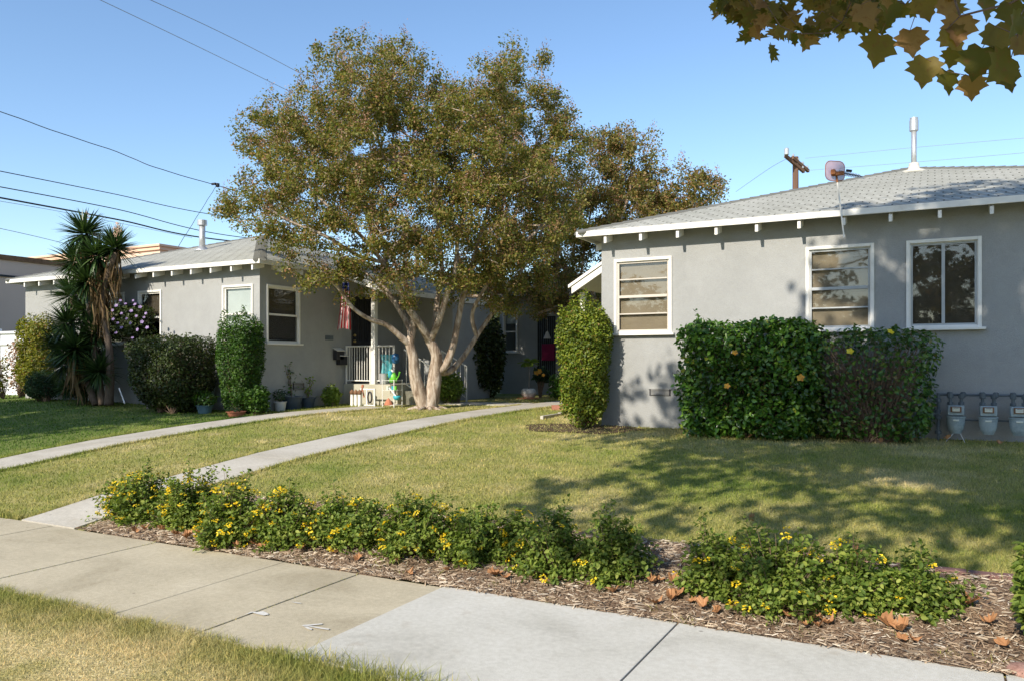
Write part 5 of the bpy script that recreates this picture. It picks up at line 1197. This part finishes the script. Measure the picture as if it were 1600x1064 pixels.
# gas meters
def gas_meter(px, Y, top_z, label, group, s_=1.0, chalk=False):
    c = PY(px, 600, Y); root = thing('gas_meter', (c[0], Y, top_z-.50*s_), label, 'gas meter', group)
    z = lambda v: v*s_
    # rounded diaphragm case, flattened front to back
    prof = [(.0, 0), (.062, 0), (.065, .012), (.085, .05), (.100, .11), (.105, .17), (.105, .20), (.112, .205), (.112, .225), (.0, .225)]
    MB().lathe((0, 0, 0), [(a*s_, b*s_) for a, b in prof], 28, cap=False, sy=.8).build('case', 'meter_paint', root, smooth=False, bevel=.002)
    mb = MB(); mb.box((0, 0, z(.30)), (z(.19), z(.15), z(.13))); mb.build('head', 'meter_paint', root, bevel=.012)
    d = MB().box((0, z(-.083), z(.315)), (z(.125), z(.02), z(.075))).build('dial_frame', 'brown_wood', root, bevel=.004)
    MB().box((0, z(-.096), z(.315)), (z(.085), z(.01), z(.052))).build('dial', 'dial_face', root, bevel=.003)
    mb = MB()
    for k in range(4): mb.lathe((z(-.027+.018*k), z(-.1015), z(.313)), [(z(.006), 0), (z(.006), .001)], 10)
    mb.box((0, z(-.1015), z(.333)), (z(.06), .001, z(.006))); mb.build('dial_marks', 'black_metal', root)
    MB().box((0, z(-.092), z(.175)), (z(.07), z(.008), z(.022))).build('badge', 'dial_face', root, bevel=.002)
    for sx_ in (-1, 1):
        mb = MB(); mb.tube([(z(.062*sx_), 0, z(.36)), (z(.062*sx_), 0, z(.50))], z(.02), 10); mb.lathe((z(.062*sx_), 0, z(.37)), [(z(.034), 0), (z(.034), z(.035)), (z(.02), z(.04))], 8); mb.lathe((z(.062*sx_), 0, z(.455)), [(z(.03), 0), (z(.036), z(.01)), (z(.036), z(.05)), (z(.026), z(.06))], 8)
        mb.build('coupling', 'pipe_paint', root)
    if chalk: MB().tube([(z(-.03), z(-.07), z(.0)), (z(-.11), z(-.08), z(-.1)), (z(-.12), z(-.06), z(-.17))], .004, 5).tube([(z(.05), z(-.07), z(.0)), (z(.12), z(-.08), z(-.15))], .004, 5).build('cord', 'white_cloth', root)
    return root
Ym = 11.86; ztop = PY(1500, 616.5, Ym)[2]
gas_meter(1493.5, Ym, ztop, 'grey-blue gas meter nearest the hedge, white cord hanging from its foot', 'gas meters on the right house', chalk=True)
gas_meter(1544, Ym, ztop, 'grey-blue gas meter in the middle of the row, catching a patch of sun', 'gas meters on the right house')
gas_meter(1592, Ym, ztop, 'grey-blue gas meter cut by the right edge of the photo', 'gas meters on the right house')
gp_ = thing('gas_pipe', (PY(1466, 616, Ym)[0], Ym, .58), 'dark grey gas pipework joining the meters to the ground beside the hedge', 'pipe')
xa = PY(1466, 616, Ym)[0]; mb = MB(); mb.tube([(xa, Ym+.06, ztop), (xa+3.0, Ym+.06, ztop)], .017, 10)
for px in (1484, 1535, 1583, 1505, 1556, 1604): c = PY(px, 617, Ym); mb.tube([(c[0], Ym+.08, ztop), (c[0], Ym-.03, ztop)], .024, 8); mb.lathe((c[0], Ym, ztop-.03), [(.02, 0), (.034, .01), (.034, .06), (.02, .07)], 8)
mb.tube([(xa+.3, Ym+.09, ztop-.33), (xa+3.0, Ym+.09, ztop-.33)], .011, 8); mb.build('manifold', 'pipe_paint', gp_)
mb = MB(); mb.tube([(xa, Ym+.06, .5), (xa, Ym+.06, ztop+.02)], .019, 10)
for z_ in (.66, .86, .93, 1.08): mb.lathe((xa, Ym+.06, z_), [(.02, 0), (.038, .006), (.038, .05), (.02, .056)], 8)
mb.build('riser', 'pipe_paint', gp_)
rg = MB().lathe((0, 0, 0), [(.0, 0), (.05, .005), (.085, .02), (.09, .035), (.05, .05), (.03, .09)], 18).build('regulator', 'pipe_paint', gp_, (xa-.14, Ym+.0, PY(1450, 650, Ym)[2])); rg.rotation_euler = (math.pi/2, 0, 0)
MB().tube([(xa-.14, Ym+.03, .93), (xa, Ym+.06, .93)], .016, 8).tube([(xa-.13, Ym, .9), (xa-.13, Ym, .80)], .02, 8).build('elbow', 'pipe_paint', gp_)
rel(gp_)
Yl = 11.95; zl = PY(330, 586, Yl)[2]
gas_meter(330.5, Yl, zl, 'small pale gas meter beside the narrow left shrub, left one of two', 'gas meters on the left house', .8)
gas_meter(351, Yl, zl, 'small pale gas meter half hidden by the narrow left shrub', 'gas meters on the left house', .8)
xa = PY(324, 586, Yl)[0]; o = MB().tube([(xa, Yl+.04, .6), (xa, Yl+.04, zl), (xa+.6, Yl+.04, zl)], .014, 8).tube([(xa, Yl+.04, zl+.07), (xa+.6, Yl+.04, zl+.07)], .012, 8).tube([(xa+.18, Yl+.04, zl), (xa+.18, Yl+.04, zl+.1)], .012, 8).build('gas_pipe', 'metal_grey')
tag(o, 'pale gas pipes over the two small meters on the left house', 'pipe')

# antenna on its mast in front of the right eave
r_b = PY(1319, 372, 11.66); r_t = PY(1308, 283, 11.66)
an = thing('antenna', tuple(r_b), 'rusty television antenna with a pink mesh reflector on a white mast', 'antenna')
MB().tube([r_b, r_t], .010, 8).build('mast', 'white_paint', an)
MB().tube([r_b*.03+r_t*.97, r_t+(r_t-r_b)*.10], .013, 8).build('mast_sleeve', 'rust', an)
mb = MB(); c = PY(1304.5, 268, 11.66); V = []
def rrect(w_, h_, rd, k=5):
    o_ = []
    for sx_, sy_, a0 in ((1, 1, 0), (-1, 1, 90), (-1, -1, 180), (1, -1, 270)):
        for j in range(k): a = math.radians(a0+90*j/(k-1)); o_.append((sx_*(w_/2-rd)+rd*math.cos(a), sy_*(h_/2-rd)+rd*math.sin(a)))
    return o_
rr = rrect(.27, .27, .075); ax = np.array([CS, SN, 0]); n_ = len(rr)
for d_ in (-.004, .004):
    for a, b in rr: V.append(c+ax*a*.95+np.array([.02*0, 0, b])+np.array([SN, -CS, 0])*(-d_)+np.array([0, .25*a, 0]))
mb.add(V, [tuple(range(n_)), tuple(range(n_, 2*n_))[::-1]]+[(j, (j+1) % n_, n_+(j+1) % n_, n_+j) for j in range(n_)]); mb.build('reflector', 'pink_mesh', an)
ring = [V[j] for j in range(n_)]+[V[0]]; MB().tube(ring, .005, 5, cap=False).build('reflector_rim', 'rust', an)
MB().box(tuple(PY(1309, 272, 11.62)), (.16, .06, .05)).box(tuple(PY(1302, 270, 11.60)), (.06, .08, .07)).build('housing', 'rust', an, bevel=.008)
bm0, bm1 = PY(1306, 269, 11.60), PY(1348, 277, 11.75); MB().tube([bm0, bm1], .009, 6).tube([PY(1322, 267, 11.6), PY(1331, 268, 11.62)], .018, 6).build('boom', 'wire_black', an)
for k in range(8):
    m_ = bm0+(bm1-bm0)*(.25+.1*k); l_ = .11-.004*k; d_ = np.array([-.55, .3, .55])*l_*1.3; MB().tube([m_-d_*.7, m_+d_*.7], .006, 4).build('element', 'metal_grey', an)
rel(an)

# flag on a wall bracket by the left door
t_ = 18.1; top = P(539, 409, t_); fg = thing('flag', tuple(PX(534, 470, LX1)), 'striped red and white flag with a navy corner hanging limp beside the left door', 'flag')
MB().tube([PX(537, 468, LX1+.03), P(541, 425, t_-.1), P(536, 402, t_-.25)], .013, 8).build('flag_pole', 'white_paint', fg)
MB().lathe(tuple(P(536, 401, t_-.25)), [(.0, -.02), (.02, 0), (0, .03)], 8).build('finial', 'brass', fg, smooth=True)
def flagpt(u, v):
    """u across the folded hoist 0..1, v down 0..1"""
    w_ = .10+.22*v; cxp = 540-5*v*v+2*v; c_ = P(cxp, 412+104*v, t_-.12)
    x_ = (u-.5)*w_; dpt = .05*math.sin(u*11+v*2)*(.5+v)
    return c_+np.array([CS, SN, 0])*x_+np.array([-SN, CS, 0])*dpt+np.array([0, 0, .04*math.sin(u*3.1)*v])
nu, nv = 39, 40
mb = MB(); V = [flagpt(i/nu, j/nv) for i in range(nu+1) for j in range(nv+1)]; Fc = []; mi = []
for i in range(nu):
    for j in range(nv): Fc.append((i*(nv+1)+j, (i+1)*(nv+1)+j, (i+1)*(nv+1)+j+1, i*(nv+1)+j+1)); mi.append(0 if j < 17 else 1+(i//3) % 2)
mb.add(V, Fc); o = mb.build('cloth', 'navy_cloth', fg, smooth=True); o.data.materials.append(M['red_cloth']); o.data.materials.append(M['white_cloth']); o.data.polygons.foreach_set('material_index', np.array(mi, np.int32))
mb = MB()
for i in range(6):
    for j in range(6): c_ = flagpt((i+.5+.4*(j % 2))/6.6, .05+j*.06)-np.array([-SN, CS, 0])*.006; mb.lathe(tuple(c_), [(.0, -.008), (.009, 0), (0, .008)], 5)
mb.build('stars', 'white_cloth', fg); rel(fg)

# railings
def railing(pa, pb, zb0, zb1, h_, n_, label, posts=()):
    root = thing('railing', (pa[0], pa[1], zb0), label, 'railing'); pa = np.array(pa); pb = np.array(pb)
    f = lambda s_, z_: np.array([*(pa+(pb-pa)*s_), zb0+(zb1-zb0)*s_+z_])
    MB().tube([f(0, h_), f(1, h_)], .018, 8).build('top_rail', 'white_paint', root); MB().tube([f(0, .08), f(1, .08)], .014, 8).build('bottom_rail', 'white_paint', root)
    for k in range(n_): s_ = (k+.5)/n_; MB().tube([f(s_, .08), f(s_, h_)], .0085, 6).build('baluster', 'white_paint', root)
    for s_, z0 in posts: MB().tube([np.array([*f(s_, 0)[:2], z0]), f(s_, h_)], .02, 8).build('post', 'white_paint', root)
    rel(root); return root
railing((LX1+.05, 14.74), (pp[0]-.07, 14.74), pz, pz, .88, 10, 'white metal railing across the front of the left porch', [(.02, pz), (.98, pz)])
railing((pp[0]+.07, 14.80), (-10.92, 14.80), pz, pz, .88, 5, 'short white metal railing between porch post and steps', [(.98, pz)])
railing((-10.88, 15.12), (-10.12, 15.12), pz-.05, .66, .85, 6, 'sloping white handrail on the near side of the porch steps', [(.98, .55)])
railing((-10.88, 16.68), (-10.12, 16.68), pz-.05, .66, .85, 6, 'sloping white handrail on the far side of the porch steps', [(.98, .55), (.02, pz)])
# mailboxes
for px, py, lb in ((526, 548, 'upper wall letterbox with a pale lid, left of the dark door'), (531, 556, 'lower wall letterbox with a pale lid, left of the dark door')):
    c = PX(px, py, LX1); root = thing('letterbox', (LX1, c[1], c[2]), lb, 'letterbox')
    MB().box((.06, 0, -.1), (.12, .26, .22)).build('box', 'black_metal', root, bevel=.006)
    MB().box((.075, 0, .03), (.16, .29, .012), ry=.45).build('lid', 'white_paint', root, bevel=.003)
# rack with garden toys
rk = PY(614, 634, 14.25); rx0, rx1 = PY(604, 0, 14.25)[0], PY(622, 0, 14.25)[0]; g = float(gz(rk[0], 14.25)); rz0 = [PY(614, a, 14.25)[2] for a in (632, 609, 594)]
rt_ = thing('plant_rack', ((rx0+rx1)/2, 14.25, g), 'white wire rack loaded with toys and ornaments in front of the porch post', 'rack')
for x_ in (rx0, rx1):
    for y_ in (14.1, 14.4): MB().tube([(x_, y_, g), (x_, y_, rz0[2]+.02)], .009, 6).build('leg', 'white_paint', rt_)
for z_ in rz0:
    mb = MB()
    for k in range(6): mb.tube([(rx0, 14.1+.06*k, z_), (rx1, 14.1+.06*k, z_)], .004, 4)
    mb.tube([(rx0, 14.1, z_), (rx0, 14.4, z_)], .006, 4); mb.tube([(rx1, 14.1, z_), (rx1, 14.4, z_)], .006, 4); mb.build('shelf', 'white_paint', rt_)
rel(rt_)
# things standing on or hanging by it
c = PY(604, 578, 14.35); mb = MB(); V = []
for i in range(9):
    for j in range(9): a = i/8; b = j/8; V.append((c[0]-.17+.34*a+.02*math.sin(b*7), 14.35+.05*math.sin(a*9+b*3), c[2]+.35-.62*b))
mb.add(V, [(i*9+j, (i+1)*9+j, (i+1)*9+j+1, i*9+j+1) for i in range(8) for j in range(8)]); tag(mb.build('plastic_bag', 'teal_film'), 'translucent teal plastic sheet hung beside the porch post', 'plastic bag')
c = PY(618, 560, 14.3); mb = MB(); mb.lathe(tuple(c), [(.0, -.12), (.07, -.1), (.09, 0), (.07, .1), (0, .12)], 14); tag(mb.build('toy_ball', 'blue_plastic', smooth=True), 'dark blue ball shaped toy in a net above the green watering can', 'toy')
c = PY(614.5, 588, 14.2); root = thing('watering_can', tuple(c), 'bright green watering can hanging above the rack', 'watering can')
MB().lathe((0, 0, -.13), [(.0, 0), (.09, .01), (.085, .15), (.05, .2), (.045, .22)], 14).build('body', 'green_plastic', root, smooth=True)
MB().tube([(.07, 0, -.08), (.15, 0, .02), (.19, -.02, .1)], [.02, .014, .02], 8).build('spout', 'green_plastic', root); MB().tube([(-.07, 0, -.06), (-.14, 0, .02), (-.09, 0, .14), (-.02, 0, .16)], .011, 6).build('handle', 'green_plastic', root)
MB().lathe((0, -.02, .12), [(.0, -.05), (.045, -.02), (.04, .03), (0, .05)], 10).build('rose', 'white_cloth', root, smooth=True)
c = PY(600, 590, 14.2); tag(MB().lathe(tuple(c), [(.0, -.13), (.09, -.13), (.11, .1), (.12, .1), (.1, .1)], 16).build('metal_bucket', 'metal_grey'), 'grey metal bucket on the top shelf of the rack', 'bucket')
c = PY(620, 620, 14.1); root = thing('toy_shovel', tuple(c), 'turquoise plastic scoop with a pale handle leaning on the rack', 'toy')
MB().lathe((0, 0, 0), [(.0, -.07), (.06, -.05), (.085, .0), (.08, .03), (.06, .02), (0, -.03)], 14).build('scoop', 'teal_plastic', root, smooth=True); MB().tube([(-.02, 0, .02), (-.22, .02, .2)], .014, 6).build('handle', 'white_cloth', root)
c = PY(610, 590, 14.15); tag(MB().lathe(tuple(c+np.array([0, 0, .1])), [(.0, -.1), (.05, -.1), (.055, .03), (.03, .06), (.0, .06)], 12).build('plastic_bottle', 'teal_plastic', smooth=True), 'small turquoise bottle on the top shelf of the rack', 'bottle')
for k, (px, z_, mt, lb) in enumerate(((606, 1, 'dial_face', 'pale yellow cup on the middle shelf of the rack'), (614, 1, 'teal_plastic', 'turquoise cup on the middle shelf of the rack'), (618, 1, 'green_plastic', 'green cup on the middle shelf of the rack'))):
    c = PY(px, 600, 14.2); tag(MB().lathe((c[0], 14.2, rz0[1]), [(.028, 0), (.038, .09), (.033, .09), (.026, .01)], 12).build('cup', mt), lb, 'cup')
c = PY(607, 631, 14.15); tag(MB().lathe((c[0], 14.15, rz0[0]), [(.1, 0), (.06, .09), (.02, .14), (0, .16)], 10).build('garden_gnome_hat', 'terracotta'), 'small orange cone on the lowest shelf of the rack', 'ornament')
c = PY(616, 622, 14.3); tag(MB().box((c[0], 14.3, rz0[0]+.17), (.2, .04, .32)).box((c[0], 14.27, rz0[0]+.17), (.12, .03, .24)).build('wooden_board', 'porch_concrete', bevel=.01), 'pale wooden board leaning inside the rack', 'board')
# row of white ornaments with brown tops before the porch
for k, px in enumerate((550, 556, 562)):
    c = PY(px, 632, 14.2); g = float(gz(c[0], 14.2)); root = thing('garden_light', (c[0], 14.2, g), ('leftmost', 'middle', 'rightmost')[k]+' of three white posts with brown tops standing before the porch', 'ornament', 'white posts before the porch')
    MB().lathe((0, 0, 0), [(.04, 0), (.035, .24), (.038, .26)], 12).build('post', 'white_paint', root); MB().lathe((0, 0, .26), [(.038, 0), (.055, .03), (.05, .07), (.02, .1), (0, .12)], 12).build('top', 'brown_wood', root, smooth=True)
c = PY(567, 634, 14.3); root = thing('shoe_rack', (c[0], 14.3, float(gz(c[0], 14.3))), 'low white wooden frame holding a dark ring before the porch', 'rack')
for x_ in (-.05, .12, .33): MB().box((x_, 0, .2), (.035, .03, .4)).build('upright', 'white_paint', root, bevel=.004)
for z_ in (.02, .38): MB().box((.14, 0, z_), (.42, .026, .03)).build('crossbar', 'white_paint', root, bevel=.004)
mb = MB(); a = np.linspace(0, 2*math.pi, 17); mb.tube(np.stack([.22+.055*np.cos(a), np.full(17, -.03), .2+.12*np.sin(a)], 1), .02, 6, cap=False); mb.build('ring', 'black_metal', root)
c = PY(566, 612, 14.28); tag(MB().tube([(c[0]-.06, 14.28, c[2]-.12), (c[0], 14.28, c[2]+.1), (c[0]+.05, 14.28, c[2]-.12)], .02, 6).tube([(c[0], 14.28, c[2]+.1), (c[0]+.02, 14.28, c[2]+.16)], .03, 6).build('doll_figure', 'terracotta'), 'small reddish figure standing above the white posts', 'ornament')
c0, c1_ = PY(186, 606, 11.2), PY(195, 630, 11.1); tag(MB().tube([c0, c1_], .014, 6).build('garden_stake', 'white_paint'), 'thin white stake leaning beside the yucca trunk', 'stake')

# ------------------------------------------------------------ poles and wires
def pole(px, t, ytop, label, arms):
    c = P(px, ytop, t); g = .6; root = thing('utility_pole', (c[0], c[1], g), label, 'utility pole')
    MB().tube([(c[0], c[1], 0), (c[0], c[1], c[2])], [.17, .12], 12).build('pole', 'wood_pole', root)
    for a, b in arms:
        A_, B_ = P(*a), P(*b); d_ = B_-A_; L_ = np.linalg.norm(d_); m_ = (A_+B_)/2
        MB().box(tuple(m_), (L_, .11, .13), math.atan2(d_[1], d_[0]), ry=-math.asin(d_[2]/L_)).build('crossarm', 'wood_pole', root)
        for k in range(4): q = A_+d_*(.06+.29*k); MB().lathe(tuple(q+np.array([0, 0, .06])), [(.02, 0), (.05, .05), (.05, .11), (.02, .14)], 8).build('insulator', 'metal_grey', root)
    rel(root); return root
pl = pole(1243, 34, 246, 'brown wooden utility pole with two crossarms rising behind the right roof', [((1227, 244, 33.4), (1256, 269, 34.2)), ((1238, 247, 33.6), (1263, 268, 34.6))])
c = P(1229, 243, 33.3); o = MB().lathe(tuple(c), [(.05, 0), (.10, .02), (.10, .26), (.06, .30)], 12).build('cutout', 'metal_grey', pl); rel(pl)
pole(652, 47, 356, 'wooden utility pole hidden behind the crown of the large crape myrtle', [((640, 372, 47), (668, 372, 47))])
def wire(pts, r, mat, sag, label, wob=0, cat='wire'):
    q = spline(pts, 14); s_ = np.linspace(0, 1, len(q)); q[:, 2] -= sag*4*s_*(1-s_)
    if wob: q[:, 2] += wob*np.sin(s_*60)*.5+wob*np.sin(s_*23)
    tag(MB().tube(q, r, 5).build('overhead_wire', mat), label, cat, 'overhead wires')
e_ = (652, 366, 47)
wire([P(120, -17, 22), P(425, 130, 29), P(868, 350, 40)], .010, 'wire_grey', .0, 'thin grey wire crossing the top left sky, left one of a pair')
wire([P(195, -18, 22), P(465, 113, 29), P(872, 340, 40)], .010, 'wire_grey', .0, 'thin grey wire crossing the top left sky, right one of a pair')
wire([P(-30, 165, 24), P(170, 234, 27), P(340, 291, 30), P(652, 366, 47)], .014, 'wire_black', .0, 'single kinked black wire sloping to a splice left of the myrtle crown', .012)
wire([P(-30, 262, 25), P(170, 302, 31), P(360, 340, 36), P(642, 372, 47)], .016, 'wire_black', .0, 'uppermost of the three long black wires above the yucca')
wire([P(-30, 287, 25), P(180, 327, 31), P(375, 371, 36), P(650, 392, 47)], .018, 'wire_black', .0, 'middle of the three long black wires above the yucca')
wire([P(-30, 304, 25), P(180, 343, 31), P(350, 376, 36), P(655, 400, 47)], .030, 'wire_black', .0, 'thick black cable, lowest of the three above the yucca')
wire([P(-30, 310, 25), P(60, 325, 28), P(150, 342, 31), P(300, 372, 36)], .008, 'wire_grey', .0, 'thin wire hugging the underside of the thick cable')
wire([P(-30, 351, 26), P(85, 377, 30), P(200, 408, 38)], .010, 'wire_grey', .0, 'lone thin wire passing low behind the yucca at left')
wire([P(338, 291, 30), P(316, 326, 28), P(279, 385, 24)], .009, 'wire_black', .0, 'service wire dropping from the splice to the left roof', .01)
wire([P(1236, 246, 34), P(1205, 262, 36), P(1150, 300, 44)], .010, 'wire_grey', .0, 'faint wire leaving the far pole to the left')
wire([P(1258, 248, 34), P(1420, 232, 30), P(1640, 213, 26)], .007, 'wire_grey', .0, 'upper of two faint wires running right from the far pole')
wire([P(1262, 267, 34), P(1430, 254, 30), P(1640, 236, 26)], .007, 'wire_grey', .0, 'lower of two faint wires running right from the far pole')
tag(MB().box(tuple(P(334, 288, 30)), (.2, .06, .07)).box(tuple(P(340, 290, 30)), (.1, .1, .14)).build('wire_splice', 'wire_black'), 'small black splice box hanging on the kinked wire', 'splice')

pole(870, 40, 332, 'wooden utility pole hidden between the two crape myrtle crowns', [((858, 345, 40), (884, 345, 40))])
# ------------------------------------------------------------ fallen leaves and paint on the sidewalk
protos = []
rng = np.random.default_rng(55)
for k in range(4):
    T, Fc = LOBE; V = T.copy(); V[:, 0] -= .45; V[:, 2] = .05+(.5+.25*k)*(V[:, 0]**2)*1.2+(1.0-.2*k)*np.abs(V[:, 1])**1.3+rng.normal(size=len(V))*.05; V[:, 1] *= .8
    V[:, 2] -= V[:, 2].min()
    me = bpy.data.meshes.new('fallen_leaf'); me.from_pydata([tuple(v) for v in V], [], Fc); me.materials.append(M['dry_leaf']); protos.append(me)
spots = [(275, 842), (290, 848), (312, 850), (300, 838), (408, 862), (396, 858), (520, 870), (640, 905), (790, 912), (700, 900), (835, 905), (1020, 892), (1015, 918), (958, 935), (1052, 918), (1068, 926), (1060, 940), (1048, 948), (1080, 950), (1025, 952),
         (1120, 968), (1100, 960), (1205, 968), (1230, 975), (1262, 988), (1280, 990), (1266, 976), (1295, 985), (1390, 990), (1408, 998), (1410, 1010), (1573, 1022), (1480, 960), (1510, 955), (1435, 972), (1545, 985), (1180, 955), (1000, 905), (870, 915), (470, 866), (560, 880), (620, 885), (350, 858), (212, 838)]
FL = [(p_, None) for p_ in spots]
for k in range(20): FL.append((None, (rng.uniform(-6.8, 1.4), rng.uniform(4.85, 5.5))))
for k in range(12): FL.append((None, (rng.uniform(-3.2, 1.2), rng.uniform(11.2, 11.9))))
for k, (p_, xy) in enumerate(FL):
    if p_: q = PG(*p_); x_, y_ = q[0], q[1]
    else: x_, y_ = xy
    o = bpy.data.objects.new('fallen_leaf', protos[k % 4]); C.objects.link(o)
    o.location = (x_, y_, float(gz(x_, y_))+(.042 if 4.8 < y_ < 6.2 else .035)); s_ = rng.uniform(.065, .115); o.scale = (s_, s_, s_*rng.uniform(.7, 1.3)); o.rotation_euler = (rng.uniform(-.4, .4), rng.uniform(-.4, .4), rng.uniform(0, 6.28))
    if y_ > 9: tag(o, 'dry brown sycamore leaf lying in the grass along the right house', 'leaf', 'dry leaves along the house wall')
    else: tag(o, 'curled orange-brown sycamore leaf lying in the mulch bed', 'leaf', 'fallen leaves in the mulch')
def capleaf(q, label):
    o = bpy.data.objects.new('fallen_leaf', protos[1]); C.objects.link(o); o.location = tuple(q); o.scale = (.14,)*3; o.rotation_euler = (.7, .3, 1.0); tag(o, label, 'leaf')
capleaf(P(1175, 818, 6.9), 'pale curled sycamore leaf caught upright on the top of a lantana bush')
capleaf(P(1337, 868, 5.9), 'orange-brown leaf caught in the twiggy lantana bush near the right end')
def paint(name, polys, label):
    mb = MB()
    for pl_ in polys:
        mb.add([(*PG(a, b)[:2], .006) for a, b in pl_], [tuple(range(len(pl_)))])
    g_ = mb; g_.v = [(x, y, .0055) for x, y, z in g_.v]; tag(g_.build(name, 'white_marking'), label, 'paint mark')
paint('painted_arrow', [[(471, 983), (474, 981), (504, 978.3), (503, 980.3), (479, 983)], [(479, 982.6), (486, 983), (515, 987.2), (513, 989.4), (495, 986.5)], [(474, 983.5), (480, 983.6), (488, 987), (486.5, 989), (482, 988.2)]], 'white painted arrow pointing left near the edge of the new slab')
paint('paint_mark', [[(381, 965.5), (392, 960), (403, 960.5), (411, 959.5), (418, 962), (420, 965), (412, 966), (405, 964.5), (394, 961.6)]], 'white paint splash at the joint of the old slabs, shaped like a tadpole')
paint('paint_mark', [[(450, 943.5), (462, 945), (471, 946.3), (470, 947.6), (463, 947), (455, 944.6)]], 'faint short white paint stroke beyond the arrow on the old slab')
q = PG(1604, 1056); tag(MB().lathe((q[0], q[1], 0), [(.085, .0), (.095, .012), (.085, .03), (.05, .042), (0, .046)], 18).build('flat_stone', 'rust_stone', smooth=True), 'flat reddish stone on the sidewalk at the bottom right corner', 'stone')
q = PG(1549, 1030); mb = MB()
for k in range(3): mb.tube([PG(1535+5*k, 1026)+np.array([0, 0, .02]), PG(1552, 1033+3*k)+np.array([0, 0, .012]), PG(1570, 1048+3*k)+np.array([0, 0, .02])], .003, 4)
tag(mb.build('dry_twig', 'twig'), 'dry straw-like twig lying from the bed onto the new slab', 'twig')

# weeds in the mulch and in the wide joints of the old slabs
def weeds(rng, n_):
    x, y = [], []
    for jx in (-6.14, -8.42, -3.86):
        k = 160; yy = 3.3+rng.uniform(0, 1, k)**1.6*1.45; x.append(jx+rng.normal(size=k)*.006); y.append(yy)
    for k in range(26):
        cx_, cy_ = rng.uniform(-6.8, 1.2), 4.80+abs(rng.normal())*.12; m_ = 26; x.append(cx_+rng.normal(size=m_)*.035); y.append(cy_+rng.normal(size=m_)*.03)
    x = np.concatenate(x); y = np.concatenate(y); keep = rng.uniform(size=len(x)) < .85; x, y = x[keep], y[keep]
    return x, y, np.where(y < 4.7, .45, .9), np.full(len(x), .5)
grass('weeds', 10, weeds, .06, .006, 'small green weeds in the slab joints and along the edge of the mulch', .7, seed=6)
